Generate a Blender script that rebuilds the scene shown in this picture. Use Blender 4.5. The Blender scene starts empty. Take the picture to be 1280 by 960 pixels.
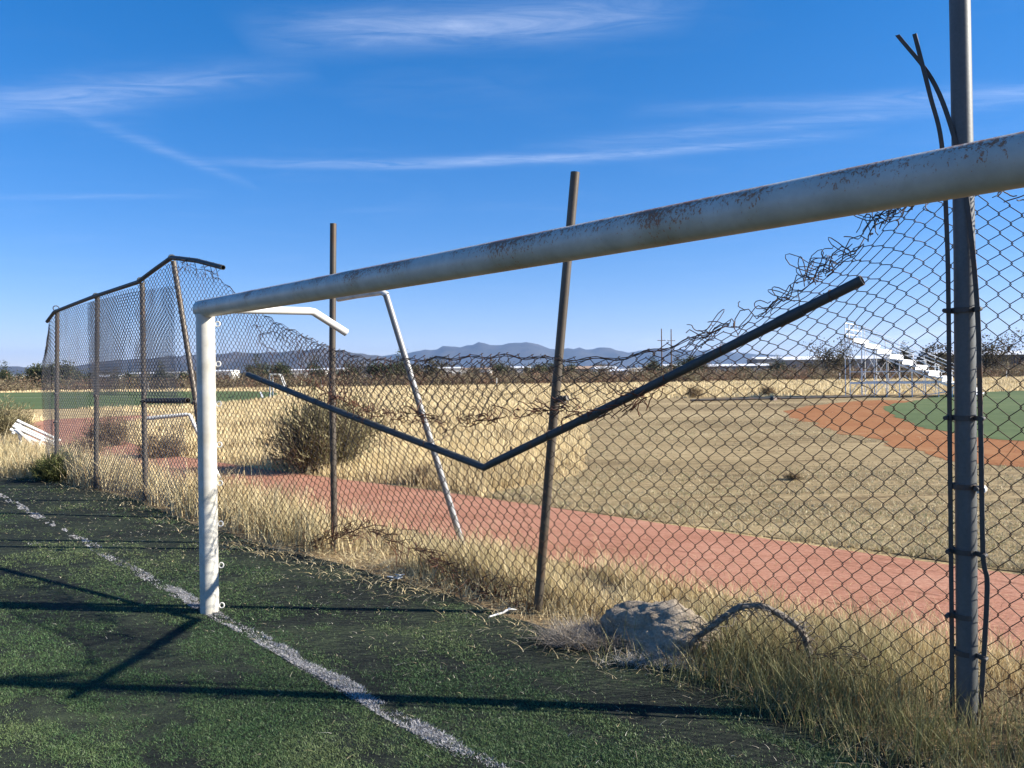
import bpy, math, random
import numpy as np
from mathutils import Vector, Matrix

rng = np.random.default_rng(11)
random.seed(5)
scene = bpy.context.scene
COL = scene.collection
R = math.radians

# ------------------------------------------------------------------ camera
cam_d = bpy.data.cameras.new('camera')
cam = bpy.data.objects.new('camera', cam_d)
COL.objects.link(cam)
cam_d.sensor_width = 36.0
cam_d.lens = 27.06
cam_d.clip_start = 0.05
cam_d.clip_end = 60000
cam.matrix_world = (Matrix.Translation((0, 0, 1.8)) @ Matrix.Rotation(R(90 - 0.655), 4, 'X')
                    @ Matrix.Rotation(R(-0.8), 4, 'Z'))
scene.camera = cam

# ------------------------------------------------------------------ world, sun, exposure
SUN_EL = 27.5
SUN_AZ = 97.2          # degrees clockwise from +Y
world = bpy.data.worlds.new('World')
scene.world = world
world.use_nodes = True
wt = world.node_tree
wt.nodes.clear()


def wn(kind, **kw):
    n = wt.nodes.new(kind)
    for k, v in kw.items():
        setattr(n, k, v)
    return n


def wmath(op, a, b=None, c=None, clamp=False):
    n = wt.nodes.new('ShaderNodeMath')
    n.operation = op
    n.use_clamp = clamp
    for i, v in enumerate((a, b, c)):
        if v is None:
            continue
        if isinstance(v, (int, float)):
            n.inputs[i].default_value = v
        else:
            wt.links.new(v, n.inputs[i])
    return n.outputs[0]


sky = wn('ShaderNodeTexSky', sky_type='NISHITA')
sky.sun_disc = False
sky.sun_elevation = R(SUN_EL)
sky.sun_rotation = R(SUN_AZ)
sky.altitude = 1900
sky.air_density = 1.0
sky.dust_density = 0.05
sky.ozone_density = 2.6
tc = wn('ShaderNodeTexCoord')
sep = wn('ShaderNodeSeparateXYZ')
wt.links.new(tc.outputs['Generated'], sep.inputs[0])
dx, dy, dz = sep.outputs
zc = wmath('MAXIMUM', dz, 0.015)
u = wmath('DIVIDE', dx, zc)
v = wmath('DIVIDE', dy, zc)
comb = wn('ShaderNodeCombineXYZ')
wt.links.new(u, comb.inputs[0])
wt.links.new(v, comb.inputs[1])


def wnoise(scale_xyz, detail, rough, loc=(0, 0, 0), dist=0.0, rot=0.0):
    m = wn('ShaderNodeMapping')
    m.inputs['Scale'].default_value = scale_xyz
    m.inputs['Location'].default_value = loc
    m.inputs['Rotation'].default_value = (0, 0, rot)
    wt.links.new(comb.outputs[0], m.inputs['Vector'])
    n = wn('ShaderNodeTexNoise')
    n.inputs['Scale'].default_value = 1.0
    n.inputs['Detail'].default_value = detail
    n.inputs['Roughness'].default_value = rough
    n.inputs['Distortion'].default_value = dist
    wt.links.new(m.outputs[0], n.inputs['Vector'])
    return n.outputs['Fac']


fib = wnoise((2.6, 10.0, 1), 9, 0.68, (3, 1, 0), 0.9, R(8))
fib = wmath('MULTIPLY_ADD', fib, 2.4, -0.75, clamp=True)
blot = wnoise((1.1, 1.6, 1), 4, 0.55, (7.3, 2.2, 0), 0.4)
warp = wmath('MULTIPLY_ADD', wnoise((0.9, 0.9, 1), 3, 0.5, (1.7, 9, 0)), 0.5, -0.25)


def streak(a, b, c, u0, u1, width, gain):
    """cirrus band along v = a + b u + c u^2, for u0 < u < u1"""
    uu = wmath('MULTIPLY', u, u)
    line = wmath('ADD', wmath('MULTIPLY_ADD', u, b, a), wmath('MULTIPLY', uu, c))
    d = wmath('SUBTRACT', wmath('MULTIPLY_ADD', warp, 0.38, v), line)
    d = wmath('DIVIDE', d, width)
    g = wmath('POWER', 2.718, wmath('MULTIPLY', wmath('MULTIPLY', d, d), -1.0))
    mid, half = (u0 + u1) / 2, (u1 - u0) / 2
    w = wmath('DIVIDE', wmath('SUBTRACT', u, mid), half)
    w = wmath('SUBTRACT', 1.0, wmath('MULTIPLY', w, w), clamp=True)
    return wmath('MULTIPLY', wmath('MULTIPLY', g, w), gain)


st = [streak(3.60, -0.08, -0.10, -1.5, 1.6, 0.075, 0.75),
      streak(3.42, -0.20, -0.05, 0.0, 2.2, 0.12, 0.35),
      streak(2.20, -0.10, 0.0, -0.80, 0.55, 0.13, 0.8),
      streak(2.50, -0.02, 0.075, -2.5, -0.6, 0.13, 0.60),
      streak(8.3, 3.3, 0.0, -1.66, -1.30, 0.20, 0.30),
      streak(3.02, -0.12, 0.0, 0.4, 3.2, 0.08, 0.45),
      streak(4.3, 0.05, 0.0, -3.4, -1.6, 0.06, 0.25)]
acc = st[0]
for s_ in st[1:]:
    acc = wmath('ADD', acc, s_)
acc = wmath('MULTIPLY', acc, wmath('MULTIPLY_ADD', fib, 0.88, 0.12))
veil = wmath('MULTIPLY', wmath('MULTIPLY_ADD', blot, 3.0, -1.55, clamp=True), wmath('MULTIPLY_ADD', fib, 0.12, 0.01))
acc = wmath('ADD', acc, veil, clamp=True)
# low far cloud bank along the horizon, fullest to the east (right of the view)
hor = wn('ShaderNodeTexNoise')
hm = wn('ShaderNodeMapping')
hm.inputs['Scale'].default_value = (14, 14, 70)
wt.links.new(tc.outputs['Generated'], hm.inputs['Vector'])
wt.links.new(hm.outputs[0], hor.inputs['Vector'])
hor.inputs['Scale'].default_value = 1.0
hor.inputs['Detail'].default_value = 6
hor.inputs['Roughness'].default_value = 0.6
band = wmath('SUBTRACT', 1.0, wmath('ABSOLUTE', wmath('DIVIDE', wmath('SUBTRACT', dz, 0.022), 0.034)), clamp=True)
east = wmath('MULTIPLY_ADD', dx, 2.2, -0.15, clamp=True)
low = wmath('MULTIPLY_ADD', hor.outputs['Fac'], 3.2, -1.25, clamp=True)
low = wmath('MULTIPLY', wmath('MULTIPLY', low, wmath('MULTIPLY', band, 1.7, clamp=True)), wmath('MULTIPLY_ADD', east, 0.62, 0.16))
acc = wmath('ADD', wmath('MULTIPLY', acc, 0.42), low, clamp=True)
hs = wn('ShaderNodeHueSaturation')
hs.inputs['Saturation'].default_value = 1.62
hs.inputs['Value'].default_value = 1.0
gam = wn('ShaderNodeGamma')
gam.inputs['Gamma'].default_value = 0.75
wt.links.new(sky.outputs[0], gam.inputs['Color'])
wt.links.new(gam.outputs[0], hs.inputs['Color'])
tint = wn('ShaderNodeMixRGB', blend_type='MULTIPLY')
tint.inputs['Fac'].default_value = 1.0
tint.inputs['Color2'].default_value = (1.0, 0.85, 1.02, 1)
wt.links.new(hs.outputs[0], tint.inputs['Color1'])
mixc = wn('ShaderNodeMixRGB')
mixc.inputs['Color2'].default_value = (4.6, 5.0, 5.8, 1)
wt.links.new(acc, mixc.inputs['Fac'])
wt.links.new(tint.outputs[0], mixc.inputs['Color1'])
bg = wn('ShaderNodeBackground')
bg.inputs['Strength'].default_value = 0.108
wt.links.new(mixc.outputs[0], bg.inputs['Color'])
wo = wn('ShaderNodeOutputWorld')
wt.links.new(bg.outputs[0], wo.inputs['Surface'])

sun_d = bpy.data.lights.new('sun', 'SUN')
sun_d.energy = 5.0
sun_d.angle = R(0.5)
sun_d.color = (1.0, 0.93, 0.82)
sun = bpy.data.objects.new('sun', sun_d)
COL.objects.link(sun)
ldir = Vector((-math.sin(R(SUN_AZ)) * math.cos(R(SUN_EL)), -math.cos(R(SUN_AZ)) * math.cos(R(SUN_EL)), -math.sin(R(SUN_EL))))
sun.rotation_euler = ldir.to_track_quat('-Z', 'Y').to_euler()
sun.location = (30, -5, 30)

vs = scene.view_settings
vs.view_transform = 'Standard'
vs.look = 'None'
vs.gamma = 1.0
vs.use_curve_mapping = False
vs.exposure = 1.25
scene.render.engine = 'CYCLES'
scene.cycles.use_denoising = True
scene.cycles.max_bounces = 6
scene.cycles.diffuse_bounces = 3
scene.cycles.transparent_max_bounces = 8
scene.cycles.volume_bounces = 0

# ------------------------------------------------------------------ helpers


def tag(o, label=None, cat=None, group=None, kind=None):
    if label:
        o['label'] = label
    if cat:
        o['category'] = cat
    if group:
        o['group'] = group
    if kind:
        o['kind'] = kind
    return o


def empty(name, loc=(0, 0, 0), rz=0.0):
    o = bpy.data.objects.new(name, None)
    o.empty_display_size = 0.2
    COL.objects.link(o)
    o.location = loc
    o.rotation_euler = (0, 0, rz)
    return o


def link(name, me, parent=None):
    o = bpy.data.objects.new(name, me)
    COL.objects.link(o)
    if parent:
        o.parent = parent
    return o


def np_mesh(name, V, T, mat, parent=None, col=None, smooth=False):
    """triangle mesh straight from arrays"""
    V = np.asarray(V, np.float32)
    T = np.asarray(T, np.int32)
    me = bpy.data.meshes.new(name)
    me.vertices.add(len(V))
    me.vertices.foreach_set('co', V.ravel())
    me.loops.add(len(T) * 3)
    me.loops.foreach_set('vertex_index', T.ravel())
    me.polygons.add(len(T))
    me.polygons.foreach_set('loop_start', np.arange(0, len(T) * 3, 3, dtype=np.int32))
    me.polygons.foreach_set('loop_total', np.full(len(T), 3, np.int32))
    if smooth:
        me.polygons.foreach_set('use_smooth', np.ones(len(T), bool))
    if col is not None:
        a = me.color_attributes.new('Col', 'FLOAT_COLOR', 'POINT')
        c4 = np.ones((len(V), 4), np.float32)
        c4[:, :3] = col
        a.data.foreach_set('color', c4.ravel())
    me.update(calc_edges=True)
    me.materials.append(mat)
    return link(name, me, parent)


class MB:
    """collects shapes for ONE mesh object"""

    def __init__(self):
        self.v, self.f, self.s = [], [], []

    def add(self, verts, faces, smooth=False):
        b = len(self.v)
        self.v += [tuple(p) for p in verts]
        self.f += [tuple(i + b for i in f) for f in faces]
        self.s += [smooth] * len(faces)
        return self

    def box(self, c, size, rot=None, taper=1.0):
        hx, hy, hz = size[0] / 2, size[1] / 2, size[2] / 2
        vs_ = []
        for z in (-hz, hz):
            k = taper if z > 0 else 1
            for x, y in ((-hx, -hy), (hx, -hy), (hx, hy), (-hx, hy)):
                p = Vector((x * k, y * k, z))
                if rot is not None:
                    p = rot @ p
                vs_.append(p + Vector(c))
        return self.add(vs_, [(3, 2, 1, 0), (4, 5, 6, 7), (0, 1, 5, 4), (1, 2, 6, 5), (2, 3, 7, 6), (3, 0, 4, 7)])

    def beam(self, a, b, w, h, up=(0, 0, 1)):
        a, b = Vector(a), Vector(b)
        d = (b - a)
        L = d.length
        d.normalize()
        sx = d.cross(Vector(up))
        if sx.length < 1e-4:
            sx = d.cross(Vector((0, 1, 0)))
        sx.normalize()
        uz = sx.cross(d)
        rot = Matrix((sx, d, uz)).transposed()
        return self.box((a + b) / 2, (w, L, h), rot)

    def tube(self, pts, r, sides=12, cap=True, hollow=False, closed=False):
        pts = [Vector(p) for p in pts]
        n = len(pts)
        rs = r if isinstance(r, (list, tuple, np.ndarray)) else [r] * n
        tang = []
        for i in range(n):
            if closed:
                t = pts[(i + 1) % n] - pts[i - 1]
            else:
                t = pts[min(i + 1, n - 1)] - pts[max(i - 1, 0)]
            tang.append(t.normalized())
        ref = Vector((0, 0, 1)) if abs(tang[0].z) < 0.9 else Vector((1, 0, 0))
        nx = (ref - tang[0] * ref.dot(tang[0])).normalized()
        vs_, fs = [], []
        frames = []
        for i in range(n):
            nx = (nx - tang[i] * nx.dot(tang[i])).normalized()
            ny = tang[i].cross(nx)
            frames.append((nx.copy(), ny.copy()))
            for k in range(sides):
                a = 2 * math.pi * k / sides
                vs_.append(pts[i] + (nx * math.cos(a) + ny * math.sin(a)) * rs[i])
        m = n if closed else n - 1
        for i in range(m):
            j = (i + 1) % n
            for k in range(sides):
                k2 = (k + 1) % sides
                fs.append((i * sides + k, i * sides + k2, j * sides + k2, j * sides + k))
        self.add(vs_, fs, True)
        if closed:
            return self
        for end in (0, n - 1):
            nx, ny = frames[end]
            ring = [pts[end] + (nx * math.cos(2 * math.pi * k / sides) + ny * math.sin(2 * math.pi * k / sides)) * rs[end] for k in range(sides)]
            t = tang[end] * (1 if end == 0 else -1)
            if hollow:
                inn = [pts[end] + (q - pts[end]) * 0.84 for q in ring]
                dep = [q + t * rs[end] * 3 for q in inn]
                vv = ring + inn + dep
                ff = []
                for k in range(sides):
                    k2 = (k + 1) % sides
                    ff.append((k, k2, sides + k2, sides + k))
                    ff.append((sides + k, sides + k2, 2 * sides + k2, 2 * sides + k))
                ff.append(tuple(range(2 * sides, 3 * sides)))
                self.add(vv, ff)
            elif cap:
                self.add(ring, [tuple(range(sides)) if end else tuple(reversed(range(sides)))])
        return self

    def build(self, name, mat, parent=None, loc=None):
        me = bpy.data.meshes.new(name)
        me.from_pydata([tuple(p) for p in self.v], [], self.f)
        me.polygons.foreach_set('use_smooth', self.s)
        me.materials.append(mat)
        me.update()
        o = link(name, me, parent)
        if loc:
            o.location = loc
        return o


def bezier_pts(ctrl, n=24):
    """Catmull-Rom through control points"""
    c = [Vector(p) for p in ctrl]
    c = [c[0] * 2 - c[1]] + c + [c[-1] * 2 - c[-2]]
    out = []
    seg = len(c) - 3
    for i in range(seg):
        p0, p1, p2, p3 = c[i:i + 4]
        k = max(2, n // seg)
        for j in range(k):
            t = j / k
            out.append(0.5 * ((2 * p1) + (p2 - p0) * t + (2 * p0 - 5 * p1 + 4 * p2 - p3) * t * t + (3 * p1 - p0 - 3 * p2 + p3) * t ** 3))
    out.append(c[-2])
    return out


def hash2(ix, iy, seed):
    h = (ix.astype(np.int64) * 374761393 + iy.astype(np.int64) * 668265263 + seed * 1442695041) & 0x7fffffff
    h = ((h ^ (h >> 13)) * 1274126177) & 0x7fffffff
    h = h ^ (h >> 16)
    return (h & 0xffff) / 65535.0


def vnoise(x, y, seed=0):
    x = np.asarray(x, float)
    y = np.asarray(y, float)
    ix, iy = np.floor(x), np.floor(y)
    fx, fy = x - ix, y - iy
    fx, fy = fx * fx * (3 - 2 * fx), fy * fy * (3 - 2 * fy)
    a, b = hash2(ix, iy, seed), hash2(ix + 1, iy, seed)
    c, d = hash2(ix, iy + 1, seed), hash2(ix + 1, iy + 1, seed)
    return (a * (1 - fx) + b * fx) * (1 - fy) + (c * (1 - fx) + d * fx) * fy


def fbm(x, y, seed=0, octv=4):
    s, a, t = 0, 0.5, 0
    for k in range(octv):
        s = s + a * vnoise(np.asarray(x) * 2 ** k, np.asarray(y) * 2 ** k, seed + k * 17)
        t += a
        a *= 0.5
    return s / t


# ------------------------------------------------------------------ materials
def newmat(name):
    m = bpy.data.materials.new(name)
    m.use_nodes = True
    nt = m.node_tree
    b = nt.nodes['Principled BSDF']
    return m, nt, b


def nd(nt, kind, **kw):
    n = nt.nodes.new(kind)
    for k, v_ in kw.items():
        setattr(n, k, v_)
    return n


def noise_node(nt, scale, detail=5, rough=0.6, vec=None, dist=0.0):
    n = nd(nt, 'ShaderNodeTexNoise')
    n.inputs['Scale'].default_value = scale
    n.inputs['Detail'].default_value = detail
    n.inputs['Roughness'].default_value = rough
    n.inputs['Distortion'].default_value = dist
    if vec is not None:
        nt.links.new(vec, n.inputs['Vector'])
    return n


def ramp(nt, fac, stops):
    r = nd(nt, 'ShaderNodeValToRGB')
    el = r.color_ramp.elements
    while len(el) < len(stops):
        el.new(0.5)
    for e, (p, c) in zip(el, stops):
        e.position = p
        e.color = (c[0], c[1], c[2], 1) if len(c) == 3 else c
    nt.links.new(fac, r.inputs[0])
    return r.outputs[0]


def geo_pos(nt):
    return nd(nt, 'ShaderNodeNewGeometry').outputs['Position']


def obj_pos(nt):
    return nd(nt, 'ShaderNodeTexCoord').outputs['Object']


def mixrgb(nt, fac, a, b, mode='MIX'):
    n = nd(nt, 'ShaderNodeMixRGB', blend_type=mode)
    for i, x in ((0, fac), (1, a), (2, b)):
        if isinstance(x, (int, float)):
            n.inputs[i].default_value = x
        elif isinstance(x, tuple):
            n.inputs[i].default_value = (*x[:3], 1)
        else:
            nt.links.new(x, n.inputs[i])
    return n.outputs[0]


def bump(nt, b, height, strength, dist=0.02):
    n = nd(nt, 'ShaderNodeBump')
    n.inputs['Strength'].default_value = strength
    n.inputs['Distance'].default_value = dist
    nt.links.new(height, n.inputs['Height'])
    nt.links.new(n.outputs[0], b.inputs['Normal'])


def scaled(nt, vec, s, rot=0.0):
    m = nd(nt, 'ShaderNodeMapping')
    m.inputs['Scale'].default_value = s
    m.inputs['Rotation'].default_value = (0, 0, rot)
    nt.links.new(vec, m.inputs['Vector'])
    return m.outputs[0]


FENCE_ANG = math.atan2(0.695, -0.719)


def ground_mat(name, stops, scales=(0.25, 3.0, 40.0), bmp=0.5, stretch=None, rough=0.95, con=0.55, fine=0.35):
    m, nt, b = newmat(name)
    p = geo_pos(nt)
    if stretch:
        p = scaled(nt, p, stretch[0], stretch[1])
    n1 = noise_node(nt, scales[0], 6, 0.6, p)
    n2 = noise_node(nt, scales[1], 6, 0.65, p)
    n3 = noise_node(nt, scales[2], 4, 0.7, p)
    mx = mixrgb(nt, 0.42, n1.outputs['Fac'], n2.outputs['Fac'])
    mx = mixrgb(nt, fine, mx, n3.outputs['Fac'])
    c = ramp(nt, mx, [(0.5 + (p_ - 0.5) * con, c_) for p_, c_ in stops])
    nt.links.new(c, b.inputs['Base Color'])
    b.inputs['Roughness'].default_value = rough
    b.inputs['Specular IOR Level'].default_value = 0.15
    mm = mixrgb(nt, 0.5, n2.outputs['Fac'], n3.outputs['Fac'])
    bump(nt, b, mm, bmp, 0.03)
    return m


def attr_mat(name, transl=0.3, rough=0.7, spec=0.2):
    """colour from the mesh's own per-blade colour"""
    m, nt, b = newmat(name)
    a = nd(nt, 'ShaderNodeAttribute', attribute_name='Col')
    nt.links.new(a.outputs['Color'], b.inputs['Base Color'])
    b.inputs['Roughness'].default_value = rough
    b.inputs['Specular IOR Level'].default_value = spec
    if transl > 0:
        t = nd(nt, 'ShaderNodeBsdfTranslucent')
        nt.links.new(a.outputs['Color'], t.inputs['Color'])
        mx = nd(nt, 'ShaderNodeMixShader')
        mx.inputs[0].default_value = transl
        nt.links.new(b.outputs[0], mx.inputs[1])
        nt.links.new(t.outputs[0], mx.inputs[2])
        nt.links.new(mx.outputs[0], nt.nodes['Material Output'].inputs['Surface'])
    return m


def plain(name, col, rough=0.7, metal=0.0, var=0.15, scale=6.0, spec=0.3, bmp=0.0):
    m, nt, b = newmat(name)
    n = noise_node(nt, scale, 5, 0.6, geo_pos(nt))
    d = tuple(c * (1 - var) for c in col)
    l = tuple(min(1, c * (1 + var)) for c in col)
    nt.links.new(ramp(nt, n.outputs['Fac'], [(0.3, d), (0.7, l)]), b.inputs['Base Color'])
    b.inputs['Roughness'].default_value = rough
    b.inputs['Metallic'].default_value = metal
    b.inputs['Specular IOR Level'].default_value = spec
    if bmp:
        bump(nt, b, n.outputs['Fac'], bmp, 0.01)
    return m


def galvanised(name, base, rust_amt, rust=(0.16, 0.07, 0.03), metal=0.55, rough=0.5):
    m, nt, b = newmat(name)
    p = obj_pos(nt)
    n1 = noise_node(nt, 9, 6, 0.65, scaled(nt, p, (1, 1, 0.35)))
    n2 = noise_node(nt, 60, 4, 0.6, p)
    n3 = noise_node(nt, 4.0, 7, 0.7, scaled(nt, p, (1, 1, 0.5)))
    g = ramp(nt, mixrgb(nt, 0.4, n1.outputs['Fac'], n2.outputs['Fac']),
             [(0.3, tuple(c * 0.72 for c in base)), (0.7, tuple(c * 1.2 for c in base))])
    rm = ramp(nt, n3.outputs['Fac'], [(0.62 - rust_amt * 0.3, (0, 0, 0)), (0.72 - rust_amt * 0.2, (1, 1, 1))])
    nt.links.new(mixrgb(nt, rm, g, rust), b.inputs['Base Color'])
    b.inputs['Metallic'].default_value = metal
    b.inputs['Roughness'].default_value = rough
    bump(nt, b, n2.outputs['Fac'], 0.15, 0.004)
    return m


def rusty_paint(name, hi, lo, thr, upr):
    m, nt, b = newmat(name)
    p = obj_pos(nt)
    geo = nd(nt, 'ShaderNodeNewGeometry')
    sepn = nd(nt, 'ShaderNodeSeparateXYZ')
    nt.links.new(geo.outputs['Normal'], sepn.inputs[0])
    fine = noise_node(nt, 88, 7, 0.78, scaled(nt, p, (1, 1, 0.55)), 0.4)
    big = noise_node(nt, 2.6, 4, 0.6, p)
    dirt = noise_node(nt, 7, 6, 0.65, p)
    # flaking sits on the weathered upper flank of the bar
    up = nd(nt, 'ShaderNodeMapRange')
    up.inputs['From Min'].default_value = upr[0]
    up.inputs['From Max'].default_value = upr[1]
    up.inputs['To Min'].default_value = -0.11
    up.inputs['To Max'].default_value = 0.055
    nt.links.new(sepn.outputs[2], up.inputs['Value'])
    a1 = nd(nt, 'ShaderNodeMath', operation='MULTIPLY_ADD')
    nt.links.new(big.outputs['Fac'], a1.inputs[0])
    a1.inputs[1].default_value = 0.55
    nt.links.new(fine.outputs['Fac'], a1.inputs[2])
    a2 = nd(nt, 'ShaderNodeMath', operation='ADD')
    nt.links.new(a1.outputs[0], a2.inputs[0])
    nt.links.new(up.outputs[0], a2.inputs[1])
    mask = ramp(nt, a2.outputs[0], [(thr, (0, 0, 0)), (thr + 0.045, (1, 1, 1))])
    rustc = ramp(nt, fine.outputs['Fac'], [(0.40, (0.13, 0.050, 0.020)), (0.62, (0.42, 0.165, 0.062))])
    paint = ramp(nt, dirt.outputs['Fac'], [(0.3, lo), (0.62, hi)])
    stain = ramp(nt, big.outputs['Fac'], [(0.5, (1, 1, 1)), (0.72, (0.80, 0.74, 0.62))])
    paint = mixrgb(nt, 1.0, paint, stain, 'MULTIPLY')
    nt.links.new(mixrgb(nt, mask, paint, rustc), b.inputs['Base Color'])
    b.inputs['Roughness'].default_value = 0.42
    inv = nd(nt, 'ShaderNodeInvert')
    nt.links.new(mask, inv.inputs['Color'])
    bump(nt, b, inv.outputs[0], 0.35, 0.004)
    return m


MT = {}
MT['ground'] = ground_mat('dry_ground', [(0.30, (0.26, 0.175, 0.085)), (0.5, (0.47, 0.345, 0.165)), (0.70, (0.60, 0.46, 0.24))])
MT['turf'] = ground_mat('turf_infill', [(0.30, (0.010, 0.012, 0.012)), (0.5, (0.024, 0.029, 0.023)), (0.70, (0.060, 0.078, 0.042))], (0.7, 5.0, 60.0), 0.9, ((1.0, 2.2, 1), FENCE_ANG))
MT['verge'] = ground_mat('verge_soil', [(0.3, (0.12, 0.080, 0.045)), (0.5, (0.30, 0.215, 0.115)), (0.7, (0.46, 0.35, 0.19))], (0.9, 7.0, 60.0), 0.9)
MT['track'] = ground_mat('track_clay', [(0.20, (0.21, 0.092, 0.054)), (0.42, (0.40, 0.182, 0.112)), (0.60, (0.47, 0.230, 0.148)), (0.82, (0.56, 0.33, 0.22))], (0.6, 6.0, 34.0), 0.9, ((1.0, 2.6, 1), FENCE_ANG), con=.42, fine=.5)
def streaked(m, ang, sc_, lo, hi, dark):
    nt = m.node_tree
    b = nt.nodes['Principled BSDF']
    src = b.inputs['Base Color'].links[0].from_socket
    n = noise_node(nt, sc_, 6, 0.7, scaled(nt, scaled(nt, geo_pos(nt), (1, 1, 1), -ang), (1, 9, 1)), 0.6)
    big = noise_node(nt, 0.35, 4, 0.6, geo_pos(nt))
    k = ramp(nt, mixrgb(nt, .25, n.outputs['Fac'], big.outputs['Fac']), [(lo, (1, 1, 1)), (hi, dark)])
    nt.links.new(mixrgb(nt, 1.0, src, k, 'MULTIPLY'), b.inputs['Base Color'])


streaked(MT['track'], FENCE_ANG, 1.6, .54, .66, (.50, .46, .44))
MT['mown'] = ground_mat('mown_field', [(0.22, (0.12, 0.086, 0.042)), (0.45, (0.27, 0.198, 0.098)), (0.60, (0.37, 0.280, 0.145)), (0.80, (0.50, 0.39, 0.215))], (0.11, 2.2, 14.0), 1.0, ((0.55, 1.9, 1), R(8)), con=.40, fine=.42)
streaked(MT['mown'], R(10), .30, .50, .64, (.60, .56, .54))
MT['dirt'] = ground_mat('infield_dirt', [(0.22, (0.18, 0.072, 0.026)), (0.5, (0.285, 0.116, 0.040)), (0.78, (0.35, 0.185, 0.080))], (0.14, 1.5, 10.0), 0.6, con=.42)
MT['green'] = ground_mat('far_turf', [(0.25, (0.060, 0.085, 0.030)), (0.5, (0.092, 0.128, 0.046)), (0.75, (0.135, 0.160, 0.066))], (0.06, 0.6, 5.0), 0.4)
MT['blade'] = attr_mat('grass_blades', 0.24, 0.65, 0.25)
MT['fibre'] = attr_mat('turf_fibres', 0.12, 0.5, 0.3)
MT['leaf'] = attr_mat('leaves', 0.25, 0.7, 0.2)
MT['bark'] = plain('bark', (0.09, 0.065, 0.045), 0.9, 0, 0.3, 12)
MT['paint'] = rusty_paint('weathered_white_paint', (0.56, 0.545, 0.49), (0.42, 0.40, 0.34), 0.95, (-.25, .75))
MT['paint_bar'] = rusty_paint('flaking_white_paint', (0.56, 0.55, 0.49), (0.43, 0.42, 0.37), 0.815, (-.5, .75))
MT['white'] = plain('white_paint', (0.64, 0.63, 0.59), 0.45, 0, 0.06, 4)
MT['white_dirty'] = plain('dirty_white_paint', (0.66, 0.65, 0.61), 0.6, 0, 0.2, 9)
MT['galv'] = galvanised('galvanised_steel', (0.46, 0.46, 0.45), 0.02, metal=0.25)
MT['galv_worn'] = galvanised('worn_galvanised_steel', (0.095, 0.080, 0.062), 0.30, rust=(0.11, 0.065, 0.035), metal=0.35)
MT['galv_dark'] = galvanised('dull_galvanised_steel', (0.055, 0.064, 0.067), 0.0, metal=0.25, rough=0.6)
MT['galv_pale'] = galvanised('pale_galvanised_steel', (0.25, 0.25, 0.245), 0.06, metal=0.3)
MT['galv_mid'] = galvanised('grey_galvanised_steel', (0.095, 0.104, 0.108), 0.0, metal=0.2, rough=0.55)
MT['bar'] = galvanised('dark_flat_bar', (0.07, 0.065, 0.06), 0.3, metal=0.3, rough=0.6)
MT['wire'] = galvanised('rusty_wire', (0.060, 0.046, 0.038), 0.55, rust=(0.085, 0.036, 0.018), metal=0.2, rough=0.65)
MT['wire_rust'] = galvanised('red_rusted_wire', (0.10, 0.045, 0.026), 0.6, rust=(0.15, 0.058, 0.026), metal=0.1, rough=0.8)
MT['wire_grey'] = galvanised('grey_wire', (0.115, 0.115, 0.125), 0.15, rust=(0.14, 0.09, 0.06), metal=0.4, rough=0.55)
MT['wall_white'] = plain('white_wall', (0.62, 0.61, 0.58), 0.85, 0, 0.08, 0.8)
MT['wall_grey'] = plain('grey_wall', (0.20, 0.21, 0.23), 0.85, 0, 0.12, 0.8)
MT['wall_dark'] = plain('dark_wall', (0.055, 0.06, 0.07), 0.85, 0, 0.15, 0.8)
MT['wall_tan'] = plain('tan_wall', (0.36, 0.27, 0.18), 0.85, 0, 0.12, 0.8)
MT['roof_white'] = plain('white_metal_roof', (0.72, 0.73, 0.75), 0.4, 0, 0.05, 0.7)
MT['roof_tan'] = plain('tan_roof', (0.33, 0.23, 0.16), 0.8, 0, 0.1, 0.7)
MT['pane'] = plain('dark_window_glass', (0.03, 0.035, 0.045), 0.15, 0, 0.1, 1)
MT['wood'] = plain('weathered_pole_wood', (0.13, 0.10, 0.08), 0.9, 0, 0.2, 3)
MT['bleach'] = plain('aluminium', (0.85, 0.85, 0.84), 0.45, 0.0, 0.06, 3)
MT['stone'] = ground_mat('mud_clod', [(0.3, (0.14, 0.110, 0.078)), (0.5, (0.28, 0.230, 0.172)), (0.7, (0.42, 0.355, 0.275))], (2.5, 12.0, 70.0), 0.9)
MT['root'] = plain('dead_root', (0.19, 0.165, 0.135), 0.95, 0, 0.5, 45, 0.1, 0.8)
MT['mountain'] = ground_mat('mountain_scrub', [(0.3, (0.040, 0.040, 0.036)), (0.5, (0.070, 0.064, 0.056)), (0.7, (0.11, 0.095, 0.082))], (0.0012, 0.006, 0.03), 0.3)


# ------------------------------------------------------------------ fence coordinates (metres along, towards the pitch, up)
FO = np.array([2.3, 3.9])
FD = np.array([-0.719, 0.695])
FM = np.array([-0.695, -0.719])


def FP(s, n, z):
    q = FO + s * FD + n * FM
    return Vector((q[0], q[1], z))


def FPa(s, n, z):
    return np.stack([FO[0] + s * FD[0] + n * FM[0], FO[1] + s * FD[1] + n * FM[1], z], -1)


def to_sn(x, y):
    return (x - FO[0]) * FD[0] + (y - FO[1]) * FD[1], (x - FO[0]) * FM[0] + (y - FO[1]) * FM[1]


def sheet(name, pts, z, mat, sub=None):
    """a flat sheet; pts = outline"""
    me = bpy.data.meshes.new(name)
    me.from_pydata([(p[0], p[1], z) for p in pts], [], [tuple(range(len(pts)))])
    me.materials.append(mat)
    me.update()
    o = link(name, me)
    # face up
    if me.polygons[0].normal.z < 0:
        me.flip_normals()
    tag(o, kind='structure')
    return o


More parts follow.
